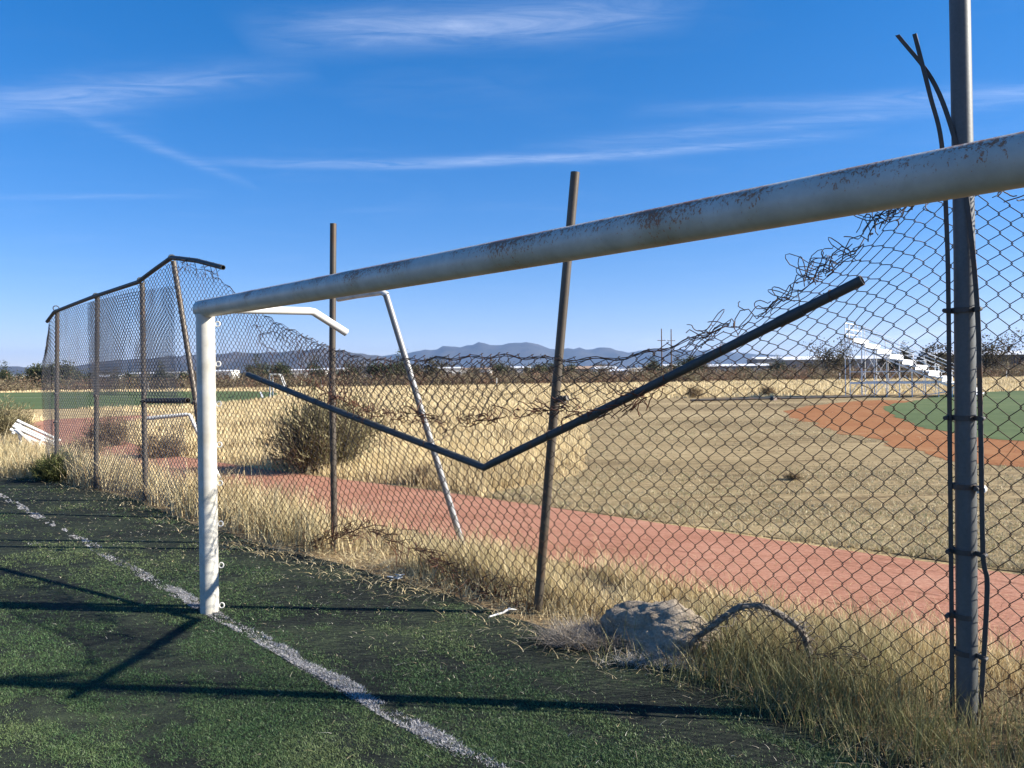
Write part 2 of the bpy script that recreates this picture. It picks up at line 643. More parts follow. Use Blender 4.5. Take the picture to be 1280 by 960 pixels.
def rough_loop(pts, amp, seed, step=0.3):
    q = smooth_loop(pts, 40)
    q = np.array(q)
    k = np.arange(len(q))
    d = np.linalg.norm(np.roll(q, -1, 0) - q, axis=1)
    L = np.cumsum(d)
    ox = fbm(L * .9, L * 0, seed, 6) - .5
    oy = fbm(L * .9, L * 0 + 7, seed + 1, 6) - .5
    f = np.clip(np.minimum(k, len(q) - k) / 20, 0, 1)
    return [(a[0] + amp * x * g, a[1] + amp * y * g) for a, x, y, g in zip(q, ox, oy, f)]


def smooth_loop(pts, n=8, jitter=0.0, seed=0):
    """closed Catmull-Rom outline with a ragged edge"""
    r = np.random.default_rng(seed)
    out = []
    m = len(pts)
    for i in range(m):
        p0, p1, p2, p3 = [Vector((*pts[(i + k) % m], 0)) for k in (-1, 0, 1, 2)]
        for j in range(n):
            t = j / n
            q = 0.5 * ((2 * p1) + (p2 - p0) * t + (2 * p0 - 5 * p1 + 4 * p2 - p3) * t * t + (3 * p1 - p0 - 3 * p2 + p3) * t ** 3)
            out.append((q.x + r.normal() * jitter, q.y + r.normal() * jitter))
    return out


# ------------------------------------------------------------------ the setting
n_ring = 96
gv = [(0, 0, 0)] + [(13000 * math.cos(2 * math.pi * k / n_ring), 13000 * math.sin(2 * math.pi * k / n_ring), 0) for k in range(n_ring)]
me = bpy.data.meshes.new('ground')
me.from_pydata(gv, [], [(0, 1 + k, 1 + (k + 1) % n_ring) for k in range(n_ring)])
me.materials.append(MT['ground'])
tag(link('ground', me), kind='structure')

# verge strip under the fence grass, and the ragged edge of the artificial turf
edge_s = [-9, -2.7, 0.1, 0.7, 1.5, 2.0, 2.6, 3.7, 5.3, 6.5, 8.5, 11.0, 11.9, 14.8, 16.0, 19, 30]
edge_n = [0.75, 0.70, 0.60, 0.45, 0.36, 0.42, 0.38, 0.27, 0.27, 0.33, 0.31, 0.05, 0.02, 0.2, 0.62, 0.9, 1.0]


def turf_edge(s):
    return np.interp(s, edge_s, edge_n)


ss = np.arange(-9, 30.01, 0.12)
en = turf_edge(ss) + 0.10 * (fbm(ss * 1.3, ss * 0, 3) - 0.5) + 0.07 * (fbm(ss * 7, ss * 0 + 4, 9) - 0.5)
up_ = [tuple(FP(s, n, 0)[:2]) for s, n in zip(ss, en)]
verge = [tuple(FP(s, n + 0.3, 0)[:2]) for s, n in zip(ss, en)] + [tuple(FP(30, -1.45, 0)[:2]), tuple(FP(-9, -1.45, 0)[:2])]
sheet('verge', verge, 0.004, MT['verge'])
turf = up_ + [tuple(FP(30, 60, 0)[:2]), tuple(FP(-9, 60, 0)[:2])]
sheet('artificial_turf', turf, 0.008, MT['turf'])

# clay running track: a band along the fence that bends away at the far left
trk_s = np.array([-40, -20, 0, 8, 13, 17, 21, 26, 32, 40])
trk_far = np.array([-3.4, -3.4, -3.4, -3.38, -3.1, -3.1, -3.6, -4.6, -7.0, -12.0])
trk_near = np.array([-1.15, -1.15, -1.15, -1.15, -0.95, -0.9, -0.9, -1.3, -2.8, -6.5])
tss = np.arange(-40, 40.01, 0.25)
jit = np.random.default_rng(2)
fa = np.interp(tss, trk_s, trk_far) + 0.05 * (fbm(tss * 2, tss * 0, 5) - 0.5)
ne = np.interp(tss, trk_s, trk_near) + 0.25 * (fbm(tss * 2, tss * 0 + 3, 8) - 0.5)
me = bpy.data.meshes.new('running_track')
tv = [tuple(FP(s, n, 0.012)) for s, n in zip(tss, fa)] + [tuple(FP(s, n, 0.012)) for s, n in zip(tss, ne)]
nn = len(tss)
me.from_pydata(tv, [], [(i, i + 1, nn + i + 1, nn + i) for i in range(nn - 1)])
me.materials.append(MT['track'])
me.update()
if me.polygons[0].normal.z < 0:
    me.flip_normals()
tag(link('running_track', me), kind='structure')

# ball field to the right of the tall grass
mown = [tuple(FP(s, -3.55, 0)[:2]) for s in (7.2, 4, 0, -10, -34)]
mown += [(60, 20), (62, 62), (40, 60), (20, 56), (9.5, 53), (4.0, 36), (2.0, 20), (1.2, 14)]
sheet('mown_field', smooth_loop(mown, 10, 0.05, 4), 0.008, MT['mown'])
red = [(11.3, 31.5), (14.5, 38.5), (20.0, 44.8), (22.2, 45.6), (23, 42), (21.5, 33), (19, 26), (15.0, 20.5), (10.5, 14.6), (9.0, 14.2), (8.8, 16.5), (9.4, 21.0), (10.2, 26)]
sheet('infield_dirt', rough_loop(red, 1.1, 6), 0.014, MT['dirt'])
grn = [(16.7, 34.5), (19.5, 39.5), (24.5, 46), (31.5, 55), (44, 62), (66, 62), (64, 30), (40, 14), (18.5, 12.5), (13.0, 18.0), (12.2, 20.8), (13.2, 25.5)]
sheet('infield_turf', rough_loop(grn, 0.7, 7), 0.020, MT['green'])
lft = [(-22.5, 72), (-21.6, 55), (-27, 51.5), (-34, 50.5), (-60, 51), (-110, 60), (-120, 128), (-88, 132), (-50, 118), (-33, 104)]
sheet('far_football_turf', smooth_loop(lft, 8, 0.1, 8), 0.02, MT['green'])
me = bpy.data.meshes.new('field_line')
for k, (a, b) in enumerate([((-41.5, 62.5), (-49.0, 64.5)), ((-38.0, 84.0), (-60.0, 88.0)), ((-23.5, 72.5), (-34, 104))]):
    a, b = Vector((*a, 0)), Vector((*b, 0))
    d = (b - a).normalized()
    q = Vector((-d.y, d.x, 0)) * 0.09
    m_ = MB().add([a - q, b - q, b + q, a + q], [(0, 1, 2, 3)])
    tag(m_.build('field_line', MT['white_dirty'], None, (0, 0, 0.028)), kind='structure')

# ------------------------------------------------------------------ mountains
def ridge(name, prof, dist, depth, rough, seed, lat0, lat1, mat):
    nx, ny = 260, 30
    ax = np.linspace(lat0, lat1, nx)          # tan of the azimuth
    az = np.interp(ax, [p[0] for p in prof], [p[1] for p in prof])   # tan of crest elevation
    t = np.linspace(-1, 1, ny)
    A, Tt = np.meshgrid(ax, t, indexing='ij')
    Y = dist + Tt * depth
    X = A * dist * (1 + 0.0 * Tt)
    az = az * (1 + 0.16 * (fbm(ax * 70, ax * 0 + seed, seed, 4) - .5))
    crest = (az * dist)[:, None] + 1.8
    sh = np.clip(1 - np.abs(Tt) ** 1.25, 0, 1)
    g = fbm(X / (dist * 0.018), Y / (dist * 0.03), seed, 5)
    spur = np.abs(fbm(X / (dist * 0.012), Y / (dist * 0.06), seed + 40, 4) - 0.5) * 2
    Z = crest * sh * (1 - rough * (1 - sh) * 1.2 * spur) + crest * rough * 0.35 * (g - 0.5) * sh
    Z = np.where(np.abs(Tt) > 0.999, -0.5, np.maximum(Z, -0.5))
    V = np.stack([X, Y, Z], -1).reshape(-1, 3)
    i, j = np.meshgrid(np.arange(nx - 1), np.arange(ny - 1), indexing='ij')
    a = (i * ny + j).ravel()
    T = np.concatenate([np.stack([a, a + ny, a + ny + 1], -1), np.stack([a, a + ny + 1, a + 1], -1)])
    o = np_mesh(name, V, T, mat, smooth=True)
    tag(o, kind='structure')
    return o


ridge('far_mountains', [(-1.3, .016), (-.6, .014), (-.22, .018), (-.14, .0305), (-.115, .0335), (-.08, .0375), (-.034, .0425), (.0, .0395), (.02, .0420), (.045, .0350),
                        (.055, .0315), (.085, .0335), (.125, .0335), (.137, .0290), (.15, .0270), (.19, .0315), (.22, .0310), (.28, .026), (.36, .020), (.5, .014), (.8, .012), (1.3, .018)],
      9500, 1500, 0.55, 21, -1.0, 1.0, MT['mountain'])
ridge('near_mountains', [(-1.3, .02), (-.70, .0165), (-.645, .0195), (-.60, .0175), (-.56, .0185), (-.52, .0260), (-.47, .0290), (-.42, .0345), (-.385, .0330), (-.355, .0355), (-.30, .0345),
                         (-.25, .0390), (-.22, .0350), (-.175, .0285), (-.14, .020), (-.10, .010), (.0, .004), (.2, .002)],
      5200, 900, 0.5, 33, -1.3, 0.2, MT['mountain'])

# ------------------------------------------------------------------ goal
GP = Vector((-2.357, 5.92, 0))
GD = Vector((0.6787, -0.7344, 0))        # along the crossbar, towards the camera side
GB = Vector((0.7344, 0.6787, 0))         # behind the goal
goal = empty('football_goal', GP)
tag(goal, 'large white metal football goal frame with rusting crossbar, nearest to the camera', 'goal')
L0 = lambda p: Vector(p) - GP
rp = 0.069
lean = Vector((0.008, 0.0, 0))
top = GP + lean + Vector((0, 0, 2.30))
m_ = MB().tube([L0(GP + Vector((0, 0, -0.02))), L0(GP + lean * 0.5 + Vector((0, 0, 1.15))), L0(top)], rp, 32)
post_a = m_.build('goal_post', MT['paint'], goal)
far_base = GP + GD * 7.32
m_ = MB().tube([L0(far_base + Vector((0, 0, -0.02))), L0(far_base + Vector((0, 0, 2.30)))], rp, 24)
m_.build('goal_post', MT['paint'], goal)
ca = top - GD * 0.072 + Vector((0, 0, 0.045))
cb = far_base + GD * 0.072 + Vector((0, 0, 2.335))
cpts = [ca.lerp(cb, t) + Vector((0, 0, -0.012 * math.sin(math.pi * t))) for t in np.linspace(0, 1, 13)]
cpts = [ca + GD * 0.0 + Vector((0, 0, 0))] + cpts[1:]
m_ = MB().tube([L0(p) for p in cpts], rp * 1.01, 40)
m_.build('crossbar', MT['paint_bar'], goal)
# net hooks down the inner face of the post
for z in (2.226, 1.918, 1.61, 1.295, 0.998, 0.683, 0.361, 0.050):
    c = GP + lean * (z / 2.3) + Vector((0.066, 0.02, z))
    ring = [c + Vector((0.020 + 0.019 * math.cos(a), 0.004 * math.sin(a), 0.019 * math.sin(a))) for a in np.linspace(0, 2 * math.pi, 15)[:-1]]
    MB().tube([L0(p) for p in ring], 0.0048, 6, closed=True).build('net_hook', MT['white'], goal)
# cut-off stay at the corner, and the long stay further along the bar
p0 = top + GB * 0.03 + Vector((0, 0, 0.045))
p1 = Vector((-1.704, 6.60, 2.372))
p2 = Vector((-1.456, 6.80, 2.195))
MB().tube([L0(p0), L0(p0.lerp(p1, .5)), L0(p1 - (p1 - p0).normalized() * 0.03), L0(p1 + Vector((0.012, 0.012, -0.006))), L0(p2)], 0.033, 18, hollow=True).build('stay', MT['white'], goal)

# tall leaning pipe with a bent top, planted between fence and track
lpipe = empty('leaning_pipe', (-0.53, 8.12, 0))
tag(lpipe, 'tall leaning galvanised pipe with bent white top, planted behind the sagging mesh', 'pipe')
LPo = Vector((-0.53, 8.12, 0))
q1 = Vector((-1.318, 8.15, 2.665))
MB().tube([Vector((-0.53, 8.12, -0.05)) - LPo, Vector((-0.93, 8.135, 1.33)) - LPo, q1 - LPo], 0.034, 16).build('leg', MT['galv_pale'], lpipe)
MB().tube([q1 - LPo + Vector((.012, 0, .0)), q1 - LPo + Vector((-.05, .01, .035)), q1 - LPo + Vector((-.35, .25, .03)), q1 - LPo + Vector((-.62, .5, .02))], 0.034, 16, hollow=True).build('bent_top', MT['white_dirty'], lpipe)

# ------------------------------------------------------------------ chain-link fence
fence = empty('chain_link_fence', FP(0, 0, 0))
tag(fence, 'tall damaged chain-link fence with torn sagging mesh and leaning pipe posts', 'fence')
FB = FP(0, 0, 0)
lf = lambda p: Vector(p) - FB


def fence_post(pts, r, mat, hollow=False, label=None):
    o = MB().tube([lf(p) for p in pts], r, 20, hollow=hollow).build('post', mat, fence)
    if label:
        tag(o, label)
    return o


post7 = fence_post([FP(0, 0.02, -0.05), FP(0.0, 0.01, 2.4), FP(0.035, 0, 5.6)], [0.049, 0.049, 0.046], MT['galv_mid'])
fence_post([FP(-2.75, 0, -0.05), FP(-2.75, 0, 3.3)], 0.033, MT['galv'])
fence_post([FP(2.846, 0.13, -0.05), FP(2.70, 0.09, 1.4), FP(2.50, 0.03, 3.27)], 0.0335, MT['galv_worn'], True, 'leaning rust-tinted pipe post')
fence_post([FP(5.82, -0.03, -0.05), FP(5.77, 0, 1.7), FP(5.70, 0.0, 3.37)], 0.033, MT['galv_worn'], True)
fence_post([FP(8.55, 0.0, -0.05), FP(9.05, 0.0, 1.64), FP(9.63, 0.0, 3.42)], 0.036, MT['galv_worn'], False, 'strongly leaning post')
fence_post([FP(10.80, 0.0, -0.05), FP(10.76, 0, 3.24)], 0.037, MT['galv_worn'])
fence_post([FP(12.95, 0.0, -0.05), FP(12.68, 0, 3.18)], 0.037, MT['galv_worn'])
fence_post([FP(15.10, 0.0, -0.05), FP(14.83, 0, 3.13)], 0.037, MT['galv_worn'])
tag(MB().tube([lf(p) for p in [FP(15.28, 0.05, 2.93), FP(14.83, 0.05, 3.08), FP(13.7, 0.05, 3.14), FP(12.68, 0.05, 3.19), FP(11.7, 0.05, 3.22), FP(10.76, 0.05, 3.25), FP(10.7, 0.05, 3.265),
                               FP(10.2, 0.05, 3.36), FP(9.63, 0.05, 3.46), FP(9.55, 0.05, 3.465), FP(8.8, 0.05, 3.34), FP(8.05, 0.05, 3.17)]], 0.031, 14, hollow=True).build('top_rail', MT['galv_dark'], fence), 'top rail bent into a peak over the leaning post')
# post caps and rail ties of the standing left bays
for s, z in ((14.83, 3.15), (12.68, 3.20), (10.76, 3.27), (9.63, 3.47)):
    ring = [FP(s, 0.02 + 0.05 * math.cos(a), z + 0.045 * math.sin(a)) for a in np.linspace(0, 2 * math.pi, 13)[:-1]]
    MB().tube([lf(p) for p in ring], 0.010, 6, closed=True).build('rail_clamp', MT['galv_dark'], fence)


def band(s, n, z, r, stub, parent, mat):
    """steel band round a post with a bolted lug"""
    ring = [FP(s + r * math.cos(a), n + r * math.sin(a), z) for a in np.linspace(0, 2 * math.pi, 25)[:-1]]
    b_ = MB()
    # flat ring
    n_ = len(ring)
    vv = []
    for p in ring:
        out = (p - FP(s, n, z)).normalized() * 0.006
        vv += [lf(p + Vector((0, 0, -.013))), lf(p + out + Vector((0, 0, -.013))), lf(p + out + Vector((0, 0, .013))), lf(p + Vector((0, 0, .013)))]
    ff = []
    for i in range(n_):
        j = (i + 1) % n_
        for k in range(4):
            k2 = (k + 1) % 4
            ff.append((i * 4 + k, j * 4 + k, j * 4 + k2, i * 4 + k2))
    b_.add(vv, ff)
    for ds in stub:
        a, c = FP(s + math.copysign(r, ds), n + 0.012, z), FP(s + ds, n + 0.05, z)
        b_.beam(lf(a), lf(c), 0.012, 0.024)
        b_.tube([lf(c + Vector((FM[0] * -.02, FM[1] * -.02, 0))), lf(c + Vector((FM[0] * .025, FM[1] * .025, 0)))], 0.011, 8)
    return b_.build('tension_band', mat, parent)


for z, stub in ((2.096, (-0.085, 0.065)), (1.553, (-0.095, 0.065)), (1.206, (-0.07,)), (0.876, (-0.10, 0.06)), (0.548, (0.065,)), (0.363, (-0.10,))):
    band(0.008, 0.015, z, 0.050, stub, post7, MT['bar'])
MB().tube([lf(FP(-0.075, 0.02, 1.200)), lf(FP(-0.075, 0.06, 1.200))], 0.022, 10).build('plastic_cap', MT['white'], post7)
# two flat tension bars sprung loose at the top
barA = bezier_pts([FP(0.295, 0.05, 3.56), FP(0.135, 0.05, 3.29), FP(0.042, 0.055, 3.01), FP(-0.020, 0.06, 2.68), FP(-0.066, 0.06, 2.12), FP(-0.077, 0.06, 1.565), FP(-0.083, 0.055, 0.89), FP(-0.099, 0.05, 0.715), FP(-0.070, 0.05, 0.165), FP(-0.06, 0.05, 0.02)], 54)
barB = bezier_pts([FP(0.205, 0.075, 3.53), FP(0.135, 0.075, 3.2), FP(0.084, 0.07, 2.94), FP(0.066, 0.06, 2.49), FP(0.062, 0.055, 2.05), FP(0.062, 0.05, 1.3), FP(0.060, 0.05, 0.6), FP(0.060, 0.05, 0.03)], 48)


def flat_bar(pts, w, t):
    b_ = MB()
    vv, ff = [], []
    sv = Vector((*FD, 0))
    mv = Vector((*FM, 0))
    for p in pts:
        for (a, c) in ((-w, -t), (w, -t), (w, t), (-w, t)):
            vv.append(lf(p + sv * a + mv * c))
    for i in range(len(pts) - 1):
        for k in range(4):
            k2 = (k + 1) % 4
            ff.append((i * 4 + k, i * 4 + 4 + k, i * 4 + 4 + k2, i * 4 + k2))
    e = (len(pts) - 1) * 4
    ff += [(0, 1, 2, 3), (e + 3, e + 2, e + 1, e)]
    return b_.add(vv, ff).build('tension_bar', MT['bar'], fence)


flat_bar(barA, 0.011, 0.004)
flat_bar(barB, 0.010, 0.004)
# clamps left on the middle posts, broken middle rail on one of them
for s, z, n in ((5.66, 1.60, 0.05), (2.60, 1.62, 0.11), (10.74, 1.50, 0.02), (12.80, 1.56, 0.02), (14.93, 1.57, 0.02), (14.98, 1.05, 0.02), (9.0, 1.50, 0.02)):
    c = FP(s, n, z)
    b_ = MB().tube([lf(FP(s - 0.075, n + 0.01, z + 0.012)), lf(FP(s + 0.05, n + 0.01, z - 0.012))], 0.020, 10)
    b_.box(lf(FP(s - 0.03, n + 0.02, z)), (0.04, 0.04, 0.05), Matrix.Rotation(FENCE_ANG, 3, 'Z'))
    b_.build('rail_clamp', MT['bar'], fence)
MB().tube([lf(FP(10.66, 0.0, 1.50)), lf(FP(9.25, 0.0, 1.52))], 0.040, 12, hollow=True).build('broken_rail', MT['bar'], fence)

# --- woven mesh
zt_k = np.array([(-2.8, 2.85), (-1.0, 2.72), (-.25, 2.66), (0, 2.80), (.27, 2.72), (.41, 2.62), (.62, 2.42), (.85, 2.28), (1.05, 2.14), (1.37, 2.04), (1.78, 1.93), (2.18, 1.89), (2.7, 1.925), (3.56, 1.92),
                 (4.4, 1.94), (4.88, 2.02), (5.5, 2.21), (6.21, 2.38), (6.9, 2.58), (7.53, 2.78), (8.07, 3.05), (8.6, 3.20), (9.6, 3.40), (10.76, 3.20), (12.7, 3.15), (14.85, 3.04), (15.3, 2.75), (15.8, 2.4)])
hm_k = np.array([(-2.8, 3.0), (-.3, 2.9), (0, 3.0), (.3, 3.0), (.62, 2.95), (.85, 2.9), (1.37, 2.6), (1.9, 2.2), (2.4, 2.05), (4.2, 2.05), (4.9, 2.25), (5.5, 2.5), (6.21, 2.75), (7.5, 3.05), (8.07, 3.25), (9.6, 3.45), (10.76, 3.2), (15.8, 3.1)])
zb_k = np.array([(-2.8, .02), (1.0, .02), (3.2, .0), (3.62, .02), (4.0, .16), (4.44, .27), (4.8, .24), (5.25, .33), (5.6, .22), (6.2, .03), (15.8, .03)])


def mesh_map(s, h, layer=0.0):
    """material coordinates (s along, h up the roll) -> hanging position"""
    zt = np.interp(s, zt_k[:, 0], zt_k[:, 1])
    Hm = np.interp(s, hm_k[:, 0], hm_k[:, 1])
    zb = np.interp(s, zb_k[:, 0], zb_k[:, 1])
    w = np.clip(h / Hm, 0, 1)
    p = np.clip(Hm / (zt - zb), 1.0, 1.9)
    z = zb + (zt - zb) * (1 - (1 - w) ** p)
    z = z + np.maximum(h - Hm, 0) * 0.7
    # bulge towards the pitch where the rail has come down
    bulge = np.interp(s, [-3, .0, .3, 1.0, 2.8, 4.2, 5.3, 6.6, 7.6, 9, 16], [-.11, -.11, .06, .36, .55, .60, .45, .25, .10, .04, .04])
    back_ = np.interp(s, [-3, 0, .25, .5], [-.11, -.11, -.04, 0.0])
    n = 0.05 + back_ + np.maximum(bulge, 0) * np.sin(np.clip(w, 0, 1) * math.pi * 0.5) ** 1.5
    n = n + 0.09 * (fbm(s * 0.9, h * 0.9, 71) - 0.5) * np.clip(w * 3, 0, 1)
    # skew and local pull: cells are never even
    dmg = np.interp(s, [-3, 0, .3, 1.2, 6.0, 7.5, 9, 16], [.4, .4, 1, 1, 1, .6, .3, .3]) * (0.25 + 0.75 * w)
    s2 = s + dmg * (0.22 * (fbm(s * 0.8, h * 0.8, 51) - 0.5) + 0.06 * (fbm(s * 2.6, h * 2.6, 57) - 0.5))
    s2 = s2 + np.where((s > 0) & (s < 2.6), -0.16 * np.sin(np.clip(s / 2.6, 0, 1) * math.pi) * w ** 2, 0)
    z = z + dmg * (0.08 * (fbm(s * 1.1 + 9, h * 1.1, 61) - 0.5) + 0.04 * (fbm(s * 3.1, h * 3.1, 67) - 0.5))
    # free end beyond the last post billows out
    e = np.clip((s - 15.0) / 0.7, 0, 1)
    s2 = s2 - e * (0.55 * (1 - np.sin(np.clip(h / 3.0, 0, 1) * math.pi) ** 0.7))
    n = n + layer
    return s2, n, np.maximum(z, 0.015)


def tube_batch(P, r, nrm):
    """P (K,N,3) polylines -> 3-sided tubes"""
    K, N, _ = P.shape
    t = np.gradient(P, axis=1)
    t /= np.linalg.norm(t, axis=2, keepdims=True) + 1e-9
    a = np.cross(t, np.broadcast_to(nrm, t.shape))
    a /= np.linalg.norm(a, axis=2, keepdims=True) + 1e-9
    b_ = np.cross(a, t)
    ang = np.array([0.5, 0.5 + 2 * math.pi / 3, 0.5 + 4 * math.pi / 3])
    V = P[:, :, None, :] + r * (np.cos(ang)[None, None, :, None] * a[:, :, None, :] + np.sin(ang)[None, None, :, None] * b_[:, :, None, :])
    V = V.reshape(K, N * 3, 3)
    i = np.arange(N - 1)[:, None] * 3
    k = np.arange(3)[None, :]
    k2 = (k + 1) % 3
    q = np.stack([i + k, i + 3 + k, i + 3 + k2, i + k2], -1).reshape(-1, 4)
    T = np.concatenate([q[:, [0, 1, 2]], q[:, [0, 2, 3]]])
    T = (T[None] + (np.arange(K) * N * 3)[:, None, None]).reshape(-1, 3)
    return V.reshape(-1, 3), T


def weave(name, s0, s1, w, hgt, mat, hlo=0.0, hhi=None, layer=0.0, r=0.0031, mapper=None, parent=None, seed=0, ragged=0.0):
    rr = np.random.default_rng(seed)
    n_w = int(round((s1 - s0) / (w / 2)))
    Vs, Ts, off = [], [], 0
    nrm = np.array([FM[0], FM[1], 0.0])
    for i in range(n_w):
        si = s0 + i * w / 2
        top_h = np.interp(si, hm_k[:, 0], hm_k[:, 1]) if hhi is None else (hhi(si) if callable(hhi) else hhi)
        lo_h = hlo(si) if callable(hlo) else hlo
        top_h = top_h - ragged * rr.random()
        j0, j1 = int(lo_h / (hgt / 2)), int(top_h / (hgt / 2))
        if j1 - j0 < 2:
            continue
        j = np.arange(j0, j1 + 1)
        par = (j + i) % 2
        # knuckle: just before and after every bend the wire hooks round its neighbour
        x = si + (w / 2) * par + np.where(par == 1, 0.0035, -0.0035)
        z = j * hgt / 2
        xs, hs_, ns = [], [], []
        for k in range(len(j) - 1):
            for t in (0.0, 0.10, 0.5, 0.90):
                xs.append(x[k] + (x[k + 1] - x[k]) * t)
                hs_.append(z[k] + (z[k + 1] - z[k]) * (t if t in (0.0, 0.5) else (0.04 + 0.12 if t < .5 else 0.84)))
                ns.append(0.0035 * (1 if par[k] else -1) * (1 - 2 * t))
        xs.append(x[-1])
        hs_.append(z[-1])
        ns.append(0)
        xs, hs_, ns = np.array(xs), np.array(hs_), np.array(ns)
        s2, n2, z2 = (mapper or mesh_map)(xs, hs_, layer) if mapper is None else mapper(xs, hs_)
        P = FPa(s2, n2 + ns, z2) - np.array(FB)
        V, T = tube_batch(P[None], r, nrm)
        Vs.append(V)
        Ts.append(T + off)
        off += len(V)
    return np_mesh(name, np.concatenate(Vs), np.concatenate(Ts), mat, parent or fence, smooth=True)


CW, CH = 0.099, 0.122
weave('chain_link_mesh', -2.75, 0.0, CW, CH, MT['wire'], seed=1, ragged=0.12, r=0.0027)
weave('chain_link_mesh', 0.0, 2.80, CW, CH, MT['wire'], seed=2, ragged=0.10, r=0.0027)
weave('chain_link_mesh', 2.80, 5.77, CW, 0.112, MT['wire'], seed=3, ragged=0.02)
weave('chain_link_mesh', 5.77, 9.2, 0.110, 0.095, MT['wire'], seed=4, r=0.003)
weave('chain_link_mesh', 9.2, 10.78, 0.105, 0.088, MT['wire_grey'], seed=5, r=0.0041)
weave('chain_link_mesh', 10.78, 12.8, 0.105, 0.088, MT['wire_grey'], seed=6, r=0.0041)
weave('chain_link_mesh', 12.8, 15.75, 0.105, 0.088, MT['wire_grey'], seed=7, r=0.0041)
tag(weave('doubled_mesh', 9.3, 12.7, 0.100, 0.086, MT['wire_grey'], hlo=1.55, hhi=3.1, layer=0.05, seed=8, r=0.0038), 'second layer of mesh hung over the upper half')


# flap of mesh folded over towards the pitch between the sagging posts
def flap_map(s, h):
    zt = np.interp(s, zt_k[:, 0], zt_k[:, 1])
    s2, n0, z0 = mesh_map(s, np.interp(s, hm_k[:, 0], hm_k[:, 1]) * np.ones_like(h))
    a = np.clip(h / 0.10, 0, 1)
    n = n0 + 0.055 * np.sin(a * math.pi / 2) + 0.05 * h + 0.05 * (fbm(s * 2.2, h * 2, 81) - .5)
    z = z0 + 0.02 - h * 0.92 + 0.05 * (fbm(s * 2.5, h * 2.5, 83) - .5)
    s2 = s2 + 0.16 * (fbm(s * 1.7, h * 1.7, 85) - .5) + 0.25 * h * (fbm(s * .9, s * 0, 88) - .5)
    return s2, n, z


flap_len = lambda s: float(np.interp(s, [1.3, 1.9, 2.3, 2.8, 3.0, 3.3, 3.45, 3.9, 4.4, 4.9, 5.4, 5.9, 6.3], [0.12, 0.40, 0.36, 0.52, 0.48, 0.62, 0.44, 0.50, 0.42, 0.48, 0.34, 0.25, 0.10]))
tag(weave('folded_flap', 1.3, 6.2, CW, 0.108, MT['wire'], hlo=0.0, hhi=lambda s: flap_len(s) + 0.06, mapper=flap_map, seed=9, ragged=0.16), 'torn flap of mesh folded down over the sagging top edge')


# rusted crumpled selvedges and loose ends
def tangle(name, path, spread, count, length, seed, r=0.0028, mat=None, along=True, curl=3.0):
    rr = np.random.default_rng(seed)
    path = [Vector(p) for p in path]
    m_ = MB()
    seg = [(path[i + 1] - path[i]).length for i in range(len(path) - 1)]
    tot = sum(seg)
    for c in range(count):
        d = rr.random() * tot
        k = 0
        while k < len(seg) - 1 and d > seg[k]:
            d -= seg[k]
            k += 1
        p = path[k].lerp(path[k + 1], d / seg[k])
        direc = (path[k + 1] - path[k]).normalized()
        p = p + Vector(rr.normal(size=3) * spread)
        v_ = (direc * (1 if along else 0.3) + Vector(rr.normal(size=3)) * 0.7).normalized()
        ax = Vector(rr.normal(size=3)).normalized()
        pts = [p.copy()]
        L = length * (0.5 + rr.random())
        n_ = 9
        for q in range(n_):
            v_ = (Matrix.Rotation(rr.normal() * 0.5 + curl / n_, 3, ax) @ v_).normalized()
            if along:
                v_ = (v_ + direc * 0.25).normalized()
            p = p + v_ * (L / n_)
            if p.z < 0.012:
                p.z = 0.012
            pts.append(p.copy())
        m_.tube([lf(x) for x in pts], r, 4, cap=False)
    return tag(m_.build(name, mat or MT['wire'], fence), kind='stuff')


def mp(s, h):
    a, b_, c = mesh_map(np.array([s]), np.array([h]))
    return FP(a[0], b_[0], c[0])


def fl(s, h):
    a, b_, c = flap_map(np.array([s]), np.array([h]))
    return FP(a[0], b_[0], c[0])


def strands(path, count, spread, seed, r=0.003, wob=0.02):
    rr = np.random.default_rng(seed)
    m_ = MB()
    base = bezier_pts(path, len(path) * 6)
    for c in range(count):
        ph = rr.random(6) * 6.28
        pts = []
        for i, p in enumerate(base):
            x = i * 0.55
            pts.append(p + Vector((spread * math.sin(x * 1.1 + ph[0]) + wob * math.sin(x * 2.7 + ph[1]) * .5,
                                   spread * math.sin(x * .9 + ph[2]),
                                   spread * math.sin(x * 1.3 + ph[3]) + wob * math.sin(x * 2.3 + ph[4]))))
        m_.tube([lf(x) for x in pts], r, 4, cap=False)
    return tag(m_.build('torn_wire', MT['wire'], fence), kind='stuff')


hmI = lambda s: float(np.interp(s, hm_k[:, 0], hm_k[:, 1]))
tangle('torn_wire', [fl(s, flap_len(s)) for s in np.arange(1.6, 5.6, 0.2)], 0.018, 230, 0.12, 3, 0.0036, MT['wire_rust'])
# tight rolled edge of the sag
strands([mp(s, hmI(s)) for s in (1.25, 1.5, 1.8, 2.2, 2.6, 3.0, 3.4, 3.8, 4.2, 4.6, 5.0, 5.4, 5.8, 6.2, 6.6, 7.0, 7.4, 7.8, 8.1)], 3, 0.008, 6, 0.0027, 0.012)
# knotted torn edge rising to the thick post
edge_r = [mp(s, hmI(s)) for s in (0.22, .34, .46, .58, .70, .82, .95, 1.1, 1.3, 1.5)]
strands(edge_r, 2, 0.022, 26, 0.0030, 0.03)
tangle('torn_wire', edge_r, 0.022, 26, 0.12, 5, 0.0027, curl=4.5)
tangle('torn_wire', [mp(s, hmI(s) - .02) for s in (.26, .34, .42, .5)], 0.012, 30, 0.07, 25, 0.0032, curl=7)


